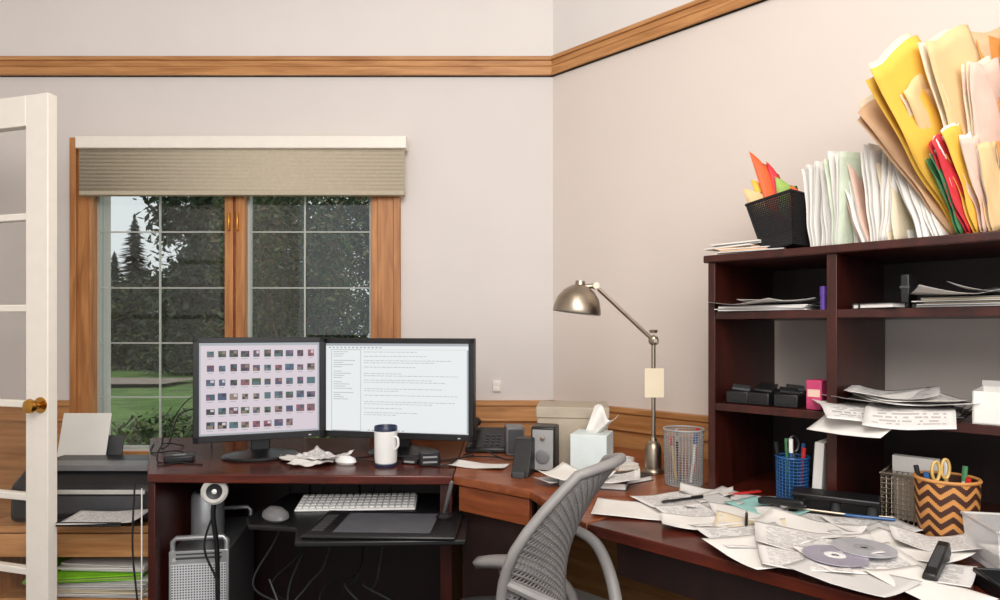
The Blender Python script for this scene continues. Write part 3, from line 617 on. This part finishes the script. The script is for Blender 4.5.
def leaf(mb,y0,y1,h,x0,splay,mat,bow=0,cut=0,cr=0,sd=0):
    mb.grid(lambda s,t:(x0+splay*t**1.5+bow*math.sin(math.pi*s)*t+cr*(math.sin(5*s+sd)*math.sin(6*t+2*sd)+.5*math.sin(11*s+13*t+sd))*min(1,t*3), y0+(y1-y0)*s+(.4*cr*math.sin(9*t+sd) if cr else 0), h*t-(cut*t*s)-(cr*.8*math.sin(7*s+sd)*t if cr else 0)),8 if cr else 5,14 if cr else 6,mat)
def card(u,v,z,w,h,lean,tw,mat,label,pitch=0,name='document_sheet',splay=0):
    mb=MB(); mb.grid(lambda s,t:(splay*t**1.5+.008*math.sin(math.pi*s)*t,(s-.5)*w*(1-.35*t),h*t*(1 if t<.99 else 1-.25*s)),5,6,mat)
    o=mb.make(name,None,R(u,v,z),(pitch,lean,WR+tw),solid=.0012); o['label']=label; o['category']='paper'; o['group']='coloured sheets in the mesh file box'
DU=.038
card(1.145+DU,.36,SH[2]+.012,.10,.21,-.1,-.7,MANILA,'manila sheet standing in the mesh basket',.42)
card(1.15+DU,.35,SH[2]+.012,.08,.23,-.12,-.7,YELLOW,'yellow sheet standing in the mesh basket',.32)
card(1.16+DU,.35,SH[2]+.012,.06,.31,-.12,-.6,ORANGE,'orange sheet standing in the mesh basket',.30)
card(1.17+DU,.35,SH[2]+.012,.045,.27,-.15,-.6,RED,'red orange sheet standing in the mesh basket',.18)
card(1.175+DU,.33,SH[2]+.012,.09,.22,-.02,-.7,LIME,'pale green sheet standing in the mesh basket',.18)
card(1.19+DU,.345,SH[2]+.012,.10,.18,.0,-.7,ORANGE,'orange sheet standing in the mesh basket',.0)
rf=random.Random(21)
def folder(u,v,z,w,h,th,lean,tw,fm,im,label,pitch=0,ns=3,grp='file folders on the hutch top',wild=1.0,name='file_folder',cr=0,corner=0):
    e=thing(name,label,'folder',R(u,v,z),rot=(pitch,lean,WR+tw),group=grp)
    sd=rf.random()*6; y0,y1=(0,w) if corner else (-w/2,w/2)
    f=MB(); leaf(f,y0,y1,h,th/2,.012*wild*rf.random(),fm,.004,cr=cr,sd=sd); leaf(f,y0,y1,h*.96,-th/2,-.012*wild*rf.random(),fm,-.004,cr=cr,sd=sd+.15)
    f.b2((-th/2,y0,0),(th/2,y1,.002),fm)
    if not cr:
        ty=rf.uniform(y0+w*.15,y1-w*.35); f.b2((th/2+.004*wild,ty,h*.98),(th/2+.0055*wild,ty+w*.25,h*1.05),fm)
    f.make('cover',e,solid=.0009)
    p=MB()
    for i in range(ns):
        k=(i+.5)/ns-.5; dy=rf.uniform(-.012,.012)*wild
        leaf(p,y0+.008+dy,y1-.008+dy,h*rf.uniform(.95,1.04),k*th*.5,k*.02*wild,im if rf.random()<.7 else PAPER,.01*rf.uniform(-1,1) if not cr else 0,cut=rf.uniform(-.01,.012),cr=cr,sd=sd+.07)
    p.make('papers',e,solid=.0009)
u=1.30
cols=[PAPER,PAPER,PAPER,MINT,PAPER,PINKF,PAPER,PAPER,PCREAM,PAPER,MINT,PAPER,PAPER]
nm={PAPER:'white',MINT:'pale green',PGREY:'light grey',PINKF:'pale pink',PCREAM:'cream',GREENF:'green',MANILA:'manila',YELLOW:'yellow',KRAFT:'orange kraft',TAN:'tan',RED:'red'}
for i,cm in enumerate(cols):
    ln=(-.04,.04,-.02,.03,-.12,-.26,-.06,.06,-.10,-.20,-.16,-.26,-.30)[i]
    folder(u,.30+rf.uniform(-.03,.03),SH[2]+.002,.21,(.230+rf.uniform(-.025,.035)),.016,ln,-.30+rf.uniform(-.2,.18),cm,PAPER,'%s paper folder standing upright on the hutch'%nm[cm],ns=5,pitch=rf.uniform(-.03,.12),wild=1.5,cr=.0028)
    u+=.026
cyc=[TAN,YELLOW,MANILA,PINKF,TAN,MANILA,KRAFT,PINKF,TAN,MANILA,KRAFT,TAN,YELLOW,KRAFT,MANILA,TAN]
for i,cm in enumerate(cyc):
    f=i/(len(cyc)-1)
    uu=1.60+.150*f; pt=.64-.72*f; h=(.38,.46,.40,.43,.37,.47,.42,.39,.48,.41,.47,.43,.49,.44,.50,.46)[i]; w_=(.13,.16,.12,.14,.12,.15,.13,.12,.15,.13,.14,.13,.16,.14,.15,.15)[i]
    folder(uu,.37+rf.uniform(-.025,.025),SH[2]+.003,w_,h,.009,rf.uniform(-.12,.03),-.55+rf.uniform(-.25,.25),cm,PCREAM,'large crumpled %s envelope leaning in a fan'%nm[cm],ns=2,pitch=pt+rf.uniform(-.06,.06),grp='large envelopes leaning on the hutch top',wild=1.0,name='large_envelope',cr=.0075,corner=1)
for i,(uu,pt,h,w_,cm) in enumerate([(1.635,.50,.24,.05,RED),(1.65,.42,.25,.06,YELLOW),(1.665,.34,.22,.05,PINKF),(1.62,.46,.20,.05,GREENF),(1.68,.26,.20,.06,MANILA)]):
    folder(uu,.425,SH[2]+.003,w_,h,.008,-.02,-.5,cm,PAPER,'small %s folder wedged among the envelopes'%nm[cm],ns=2,pitch=pt,cr=.004,corner=1)
# shelf two
stack(*R(1.15,.34,SH[1]),WR+.1,.25,.27,.016,[PAPER,PGREY,TEXT],'pile of papers on the upper hutch shelf',jit=.008)
paper(*R(1.13,.37,SH[1]+.018),WR-.2,.22,.28,PAPER,.008,'white sheet curling over the shelf pile')
paper(*R(1.17,.36,SH[1]+.022),WR+.3,.2,.26,TEXT,.010,'printed sheet on the shelf pile')
mk=thing('marker_pen','purple marker standing against the divider','marker',R(1.318,.435,SH[1]))
MB().lathe([(0,0),(.008,0),(.008,.045),(0,.045)],PURPLE).make('barrel',mk); MB().lathe([(.009,.038),(.009,.062),(0,.064)],PURPLE).make('cap',mk)
for uu,vv,r_ in ((1.42,.36,.2),(1.47,.40,-.3)):
    b=book(*R(uu,vv,SH[1]),WR+r_,.09,.13,.014,BLACK,'small black notebook lying on the shelf')
bc=thing('black_case','small black case standing upright on the shelf','case',R(1.505,.38,SH[1]),WR)
MB().b2((-.010,-.04,0),(.010,.04,.085),BLACK).make('shell',bc,bevel=.003); MB().b2((-.0105,-.042,.05),(.0105,-.03,.056),DGREY).make('clasp',bc)
stack(*R(1.70,.33,SH[1]),WR,.32,.27,.024,[PAPER,PGREY,PAPER,PCREAM],'thick pile of papers on the hutch shelf',jit=.015)
paper(*R(1.62,.38,SH[1]+.026),WR+.35,.22,.28,PAPER,.01,'white sheet on top of the shelf pile')
paper(*R(1.74,.36,SH[1]+.03),WR-.2,.22,.28,PGREY,.014,'grey sheet on top of the shelf pile')
stack(*R(1.95,.33,SH[1]),WR+.1,.15,.2,.05,[PAPER,PGREY],'pile of papers at the end of the shelf')
# shelf three
for i,(uu,vv) in enumerate([(1.075,.40),(1.145,.40),(1.215,.40),(1.11,.29),(1.19,.29)]):
    e=thing('cassette_box','black plastic cassette box on the hutch shelf','box',R(uu,vv,SH[0]),WR+(.1,-.08,.12,.0,.1)[i],group='black boxes on the lower hutch shelf')
    MB().b2((-.032,-.04,0),(.032,.04,.036),BLACK).make('case',e,bevel=.003); MB().b2((-.024,-.0415,.008),(.024,-.04,.028),BLACKM).make('drawer_front',e,bevel=.001)
    MB().box((0,0,.044),(.05,.06,.008),(DGREY,BLACK,BLACKM,BLACK,DGREY)[i],(.1,.1,.3)).make('lid',e,bevel=.002)
pk=thing('small_carton','magenta small carton standing on the shelf','box',R(1.295,.41,SH[0]),WR)
MB().b2((-.020,-.03,0),(.020,.03,.080),MAGENTA).make('carton',pk,bevel=.002); MB().b2((-.016,-.0305,.035),(.016,-.03,.055),PINKF).make('front_label',pk)
wb=thing('white_bottle','small white squeeze bottle behind the carton','bottle',R(1.315,.345,SH[0]))
MB().lathe([(0,0),(.015,0),(.016,.01),(.016,.08),(.008,.095),(0,.096)],CERAM).make('body',wb); MB().lathe([(.008,.095),(.008,.118),(0,.12)],CERAM).make('cap',wb)
stack(*R(1.50,.27,SH[0]),WR+.05,.22,.24,.016,[PAPER,PGREY,PAPER],'pile of papers on the lower hutch shelf')
G='loose sheets spilling off the lower shelf'
for i,(uu,vv,rr,ww,dd_,mt_,dp,th,cu) in enumerate([(1.46,.48,-.30,.19,.30,PAPER,.02,24,.004),(1.41,.46,.50,.19,.28,TEXT2,.05,16,.006),(1.53,.48,.20,.18,.28,TEXTR,.04,20,.006),(1.44,.42,1.0,.17,.28,PAPER,.15,10,.010),(1.50,.40,.6,.21,.28,TEXTR,.15,12,.012),(1.56,.40,-.35,.18,.26,PAPER,.2,10,.012),(1.47,.38,.2,.2,.26,TEXT2,.2,10,.016)]):
    paper(*R(uu,vv,SH[0]+.017+.0045*i),WR+rr,ww,dd_,mt_,cu,('printed plan sheet' if mt_ is TEXTR else 'white sheet')+' spilling over the shelf edge',droop=dp,th=th,grp=G)
bx=thing('white_box','open white cardboard box on the lower shelf','box',R(1.735,.36,SH[0]),WR+.05)
m=MB(); m.b2((-.09,-.09,0),(.09,.09,.003),PAPER).b2((-.09,-.09,0),(-.087,.09,.075),PAPER).b2((.087,-.09,0),(.09,.09,.075),PAPER).b2((-.09,-.09,0),(.09,-.087,.075),PAPER).b2((-.09,.087,0),(.09,.09,.075),PAPER); m.make('tray',bx)
MB().b2((-.09,.09,.07),(.09,.092,.09),PGREY).make('flap',bx)
# ---------------------------------------------------------------- long desk items
bp=meshcup(*R(1.235,.43,DZ),.042,.125,BLUE,'blue wire mesh pen cup',.0035,26,14)
x_,y_,_=R(1.235,.43)
pens(x_,y_,DZ+.01,.02,[(BLUE,BLUE,.15,.3,.12),(GREENF,GREENF,.16,1.6,.1),(BLACK,BLACK,.155,2.9,.15),(BLUE,CERAM,.17,4.2,.12),(REDP,REDP,.145,5.3,.1)],'pens in the blue cup')
sc=thing('scissors','black handled scissors standing in the blue cup','scissors',(x_-.005,y_-.01,DZ+.01))
MB().tube([(0,0,0),(.004,0,.13)],.004,STEEL,6).make('blade',sc)
MB().tube([(.004+.014*math.cos(a),0,.155+.022*math.sin(a)) for a in [2*math.pi*k/16 for k in range(17)]],.004,BLACK,6,caps=False).make('handle',sc)
np_=thing('leaning_notepad','white notepad standing against the divider','notepad',R(1.293,.40,DZ),rot=(0,.06,WR))
MB().b2((0,-.05,0),(.022,.05,.18),PAPER).make('pages',np_); MB().b2((-.002,-.05,0),(0,.05,.18),PGREY).b2((0,-.051,0),(.022,-.05,.03),BLUE).make('cover',np_)
hp=thing('hole_punch','long black three-hole punch on the desk','hole punch',R(1.37,.50,DZ),WR+.25)
MB().b2((-.11,-.04,0),(.11,.04,.014),BLACK).make('base',hp,bevel=.004)
MB().box((0,-.012,.058),(.20,.042,.014),BLACK,(.25,0,0)).b2((-.10,.005,.012),(.10,.035,.052),BLACK).make('lever',hp,bevel=.004)
for xx in (-.08,0,.08): MB().lathe([(0,0),(.012,0),(.012,.028),(0,.03)],DGREY,c=(xx,.0,.014)).make('punch_head',hp)
MB().tube([(-.11,-.03,.02),(.11,-.03,.02)],.004,STEEL,8).make('guide_rail',hp)
sd=thing('black_stapler','black stapler lying beside the punch','stapler',R(1.26,.565,DZ+.003),WR-.1)
MB().b2((-.06,-.016,0),(.06,.016,.008),BLACK).make('base',sd,bevel=.003); MB().box((0,0,.03),(.125,.026,.018),BLACK,(0,-.12,0)).make('arm',sd,bevel=.006)
wo=thing('wire_desk_organizer','silver wire organizer holding cards and slips','desk organizer',R(1.52,.40,DZ),WR)
m=MB()
for (x0,y0,x1,y1) in ((-.06,-.05,.06,-.05),(.06,-.05,.06,.05),(.06,.05,-.06,.05),(-.06,.05,-.06,-.05),(-.06,0,.06,0)):
    m.grid(lambda s,t:(x0+(x1-x0)*s,y0+(y1-y0)*s,.002+(.14 if y0==y1==.05 else .12)*t),10,10,STEEL)
o=m.make('wire_frame',wo); q=o.modifiers.new('w','WIREFRAME'); q.thickness=.003; q.use_replace=True
MB().tube([(-.06,-.05,.122),(.06,-.05,.122),(.06,.05,.13),(-.06,.05,.13),(-.06,-.05,.122)],.0035,STEEL,6).make('rim',wo)
MB().box((0,.025,.085),(.10,.02,.15),PAPER,(.05,0,0)).make('cards',wo); MB().box((.01,-.025,.065),(.09,.015,.11),CARD,(.05,0,0)).make('slips',wo)
# woven cup
wv=thing('woven_pen_cup','round woven cup with orange and dark zigzag pattern','pen holder',(1.02,1.50,DZ))
m=MB(); seg=112; rows=48; hh=.142
mo=m.mi(WOVO); md=m.mi(WOVD)
for j in range(rows+1):
    t=j/rows; r_=.053+.010*math.sin(t*1.7)
    for k in range(seg):
        a=2*math.pi*k/seg; rr_=r_+.0007*((k+j)%2); m.v.append(Vector((rr_*math.cos(a),rr_*math.sin(a),hh*t)))
for j in range(rows):
    for k in range(seg):
        k2=(k+1)%seg; m.f.append([j*seg+k,j*seg+k2,(j+1)*seg+k2,(j+1)*seg+k])
        ph_=abs(((k+.5)%14)-7); m.m.append(md if ((j+ph_)%9)<5 else mo)
m.make('woven_wall',wv)
MB().tube([(.063*math.cos(a),.063*math.sin(a),hh) for a in [2*math.pi*k/32 for k in range(33)]],.004,WOVO,6,caps=False).make('rim',wv)
MB().lathe([(0,.004),(.050,.004),(.060,.14)],WOVD).make('lining',wv)
wx,wy=1.02,1.50
pens(wx,wy,DZ+.01,.03,[(YPL,CERAM,.16,1.0,.15),(BLACK,BLACK,.15,2.4,.2),(BLUE,BLUE,.145,3.4,.2),(CERAM,GREENF,.155,.1,.1),(REDP,REDP,.14,5.0,.15)],'pens in the woven cup')
s2=thing('scissors','beige handled scissors standing in the woven cup','scissors',(wx-.015,wy,DZ+.01))
MB().tube([(0,0,0),(.0,0,.12)],.004,STEEL,6).make('blade',s2)
MB().tube([(-.010+.009*math.cos(a),0,.148+.022*math.sin(a)) for a in [2*math.pi*k/16 for k in range(17)]],.0035,YPL,6,caps=False).tube([(.012+.009*math.cos(a),0,.153+.022*math.sin(a)) for a in [2*math.pi*k/16 for k in range(17)]],.0035,YPL,6,caps=False).make('handle',s2)
# translucent bin and black tray
ct=thing('plastic_desk_bin','small translucent plastic bin holding papers','bin',(1.06,1.32,DZ),-.2)
m=MB()
for (x0,y0,x1,y1) in ((-.08,-.065,.08,-.065),(.08,-.065,.08,.065),(.08,.065,-.08,.065),(-.08,.065,-.08,-.065)):
    m.grid(lambda s,t:((x0+(x1-x0)*s)*(1+.08*t),(y0+(y1-y0)*s)*(1+.08*t),.003+.085*t),1,1,CLEARP)
m.b2((-.08,-.065,.002),(.08,.065,.004),CLEARP)
m.make('bin_wall',ct)
MB().tube([(-.087,-.071,.089),(.087,-.071,.089),(.087,.071,.089),(-.087,.071,.089),(-.087,-.071,.089)],.0035,LGREY,6).make('rim',ct)
MB().b2((-.065,-.05,.006),(.05,.05,.03),PAPER).make('contents',ct)
bt_=thing('black_desk_tray','black plastic desk tray with small items','tray',(.985,1.175,DZ),-.2)
MB().b2((-.10,-.055,0),(.10,.055,.005),BLACK).b2((-.10,-.055,0),(-.095,.055,.03),BLACK).b2((.095,-.055,0),(.10,.055,.03),BLACK).b2((-.10,.05,.0),(.10,.055,.03),BLACK).b2((-.10,-.055,.0),(.10,-.05,.03),BLACK).make('tray_body',bt_,bevel=.002)
MB().b2((-.02,-.05,.005),(-.016,.05,.026),DGREY).make('partition',bt_)
sk=thing('black_stapler','large black stapler standing on papers','stapler',(.835,1.255,DZ+.010),math.radians(48))
MB().b2((-.085,-.018,0),(.085,.018,.008),BLACK).make('base',sk,bevel=.003)
MB().add([(-.08,-.013,.014),(.08,-.013,.022),(.08,.013,.022),(-.08,.013,.014),(-.08,-.010,.026),(.08,-.010,.048),(.08,.010,.048),(-.08,.010,.026)],[(0,3,2,1),(4,5,6,7),(0,1,5,4),(1,2,6,5),(2,3,7,6),(3,0,4,7)],BLACK).b2((.05,-.011,.0),(.075,.011,.028),DGREY).make('arm',sk,bevel=.003)
MB().box((0,0,.038),(.10,.014,.002),DGREY,(0,-.14,0)).make('top_strip',sk)
# papers
PS=[(.60,1.91,.2,.15,.11,PAPER),(.67,1.87,-.4,.16,.12,TEXT),(.56,1.80,.75,.17,.12,PGREY),(.73,1.82,.1,.17,.12,TEXT2),(.70,1.73,-.6,.18,.12,TEAL),(.80,1.74,.5,.16,.11,PAPER),(.50,1.66,-.75,.20,.14,TEXT),(.64,1.69,.35,.18,.13,PAPER),(.60,1.58,.1,.16,.12,PCREAM),(.47,1.60,.3,.15,.11,PAPER),
 (.79,1.63,-.3,.19,.13,TEXT),(.57,1.48,.7,.21,.15,TEXT2),(.72,1.54,-.25,.22,.15,PAPER),(.88,1.56,.5,.18,.13,TEXT2),(.535,1.37,-.8,.19,.14,PAPER),(.85,1.48,.9,.17,.12,PGREY),(.68,1.42,.15,.24,.16,TEXT),(.86,1.39,-.55,.20,.14,PAPER),(.72,1.31,.55,.21,.15,PAPER),(.80,1.27,-.2,.19,.14,TEXT2),(.93,1.41,.1,.15,.12,TEXT),(.65,1.22,-.5,.19,.13,PGREY),(.76,1.17,-.9,.17,.12,PAPER),(.60,1.30,.2,.16,.12,TEXT)]
for i,(x,y,r_,w_,d_,m_) in enumerate(PS):
    paper(x,y,DZ+.0012+.0009*i,r_-.5,w_,d_,m_,.010 if i%4==0 else .006,{PAPER:'plain white sheet scattered on the long desk',PGREY:'light grey sheet scattered on the long desk',PCREAM:'cream sheet scattered on the long desk',TEXT:'printed text page scattered on the long desk',TEXT2:'printed form scattered on the long desk',TEAL:'teal coloured sheet among the scattered papers'}[m_],grp='papers scattered on the long desk')
for i,(x,y) in enumerate(((.668,1.31),(.748,1.35))):
    e=thing('compact_disc','silver compact disc lying on the papers','disc',(x,y,DZ+.030+.0025*i),group='discs on the papers',rot=(.015,.01,0))
    MB().lathe([(.0075,0),(.06,0),(.06,.0012),(.0075,.0012),(.0075,0)],(CDM2,CDM)[i],seg=48).make('disc_body',e)
    MB().lathe([(.0075,.0014),(.020,.0014)],(CERAM if i==0 else GREY),seg=32).make('hub_ring',e)
for i,(x,y,r_) in enumerate([(.70,1.88,.3),(.60,1.60,1.2),(.90,1.60,-.4)]):
    e=thing('pen',('red pen lying on papers','black pen lying on papers','blue pen lying on papers')[i],'pen',(x,y,DZ+(.014,.020,.024)[i]),r_)
    b=MB(); pen(b,(-.055,0,0),(.055,0,0),.0035,(REDP,BLACK,BLUE)[i]); b.make('barrel',e); MB().tube([(.02,0,.005),(.05,0,.005)],.0015,STEEL,6).make('clip',e)
# ---------------------------------------------------------------- chair
ch=thing('office_chair','grey office chair with perforated backrest','chair',(-.01,1.53,0),math.radians(63))
zb,zt=.50,.955
def bk_(s,t):
    hw=(.132+.048*math.sin(min(1,t*1.25)*math.pi*.5)-.085*max(0,t-.66)**1.3/.34**1.3)
    y=-.185-.115*t**1.5+.060*math.sin(t*3.1)+.06*s*s
    return Vector((s*hw,y,zb+(zt-zb)*t-.022*s*s*t))
m=MB(); NX,NY=34,64
idx={}
for j in range(NY+1):
    for i in range(NX+1):
        if (i+j)%2==0: idx[(i,j)]=len(m.v); m.v.append(bk_(2*i/NX-1,j/NY))
k=m.mi(CHAIRM)
for j in range(1,NY):
    for i in range(1,NX):
        if (i+j)%2==1: m.f.append([idx[(i-1,j)],idx[(i,j-1)],idx[(i+1,j)],idx[(i,j+1)]]); m.m.append(k)
o=m.make('backrest',ch); q=o.modifiers.new('w','WIREFRAME'); q.thickness=.0056; q.use_replace=True
out=[bk_(-1,t/12) for t in range(13)]+[bk_(s/6-1,1) for s in range(1,13)]+[bk_(1,1-t/12) for t in range(1,13)]+[bk_(1-s/6,0) for s in range(1,13)]
MB().tube(out,.011,CHAIRM,10,caps=False).make('back_frame',ch)
pa_=bk_(.97,.56); pb_=bk_(-.97,.50)
MB().tube([(0,-.02,.40),(0,-.16,.405),(.01,-.235,.44),(.05,-.275,.53),(.11,-.25,.63),(.165,-.19,.71),tuple(pa_)],[.02,.02,.018,.016,.015,.014,.011],CHAIRM,10,smooth=7).tube([(.03,-.262,.50),(-.03,-.26,.58),(-.11,-.21,.66),tuple(pb_)],[.015,.014,.013,.010],CHAIRM,8,smooth=6).make('back_support',ch)
m=MB()
def seatf(s,t):
    sx=2*s-1; sy=2*t-1; return (sx*.225*(1-.06*sy*sy),sy*.20+.01,.475+.02*sx*sx-.03*max(0,sy)**2)
m.grid(seatf,12,12,DGREY); m.make('seat',ch,solid=.05)
for sg in (1,-1):
    MB().tube([(sg*.14,-.14,.50),(sg*.21,-.11,.555),(sg*.242,-.04,.590),(sg*.245,.02,.592)],[.011,.013,.015,.015],CHAIRM,10,smooth=6).tube([(sg*.17,-.02,.44),(sg*.24,.04,.46),(sg*.255,.09,.52),(sg*.243,.10,.578)],[.016,.016,.014,.016],CHAIRM,10,smooth=5).make('arm_post',ch)
    MB().grid(lambda s,t:(sg*.24+(s-.5)*.062*(1-.3*(2*t-1)**2),-.06+.24*t,.600-.018*(2*t-1)**2+.006*(1-(2*s-1)**2)),6,10,CHAIRM).make('armrest',ch,solid=.022)
MB().tube([(0,0,.12),(0,0,.30)],.028,BLACK,14).tube([(0,0,.28),(0,0,.42)],.018,STEEL,12).b2((-.09,-.10,.41),(.09,.10,.45),BLACK).make('gas_lift',ch)
for k in range(5):
    a=2*math.pi*k/5+.3; d=Vector((math.cos(a),math.sin(a),0))
    lg=MB().tube([d*.02+Vector((0,0,.12)),d*.18+Vector((0,0,.105)),d*.31+Vector((0,0,.075))],[.028,.020,.014],CHAIRM,8).make('leg',ch)
    c=d*.31; n=Vector((-d.y,d.x,0))
    MB().tube([c+n*.006+Vector((0,0,.028)),c+n*.026+Vector((0,0,.028))],.027,BLACK,16).tube([c-n*.006+Vector((0,0,.028)),c-n*.026+Vector((0,0,.028))],.027,BLACK,16).tube([c+Vector((0,0,.03)),c+Vector((0,0,.075))],.006,STEEL,8).make('caster',lg)
# ---------------------------------------------------------------- lights, world, camera
def area(name,loc,rot,sx,sy,p,c):
    l=bpy.data.lights.new(name,'AREA'); l.shape='RECTANGLE'; l.size=sx; l.size_y=sy; l.energy=p; l.color=c
    o=bpy.data.objects.new(name,l); COL.objects.link(o); o.location=loc; o.rotation_euler=rot; return o
l=bpy.data.lights.new('pendant_lamp','POINT'); l.energy=66; l.color=(1,.955,.89); l.shadow_soft_size=.35  # unseen point light added to brighten the walls, upper parts included; no fixture
o=bpy.data.objects.new('pendant_lamp',l); COL.objects.link(o); o.location=(.0,.3,2.6)
area('flash_bounce',(.3,-1.2,2.5),(math.radians(68),0,math.radians(2)),2.4,1.4,80,(1,.965,.92))
wd=bpy.data.worlds.new('World'); scene.world=wd; wd.use_nodes=True
bg=wd.node_tree.nodes['Background']; bg.inputs[0].default_value=(.89,.905,.93,1); bg.inputs[1].default_value=1.08
cam=bpy.data.cameras.new('Camera'); co=bpy.data.objects.new('Camera',cam); COL.objects.link(co)
co.location=(0,0,1.23); co.rotation_euler=(math.pi/2,0,0); cam.sensor_width=36; cam.lens=23.65; cam.shift_y=.03; cam.clip_start=.05
scene.camera=co
scene.view_settings.view_transform='Standard'
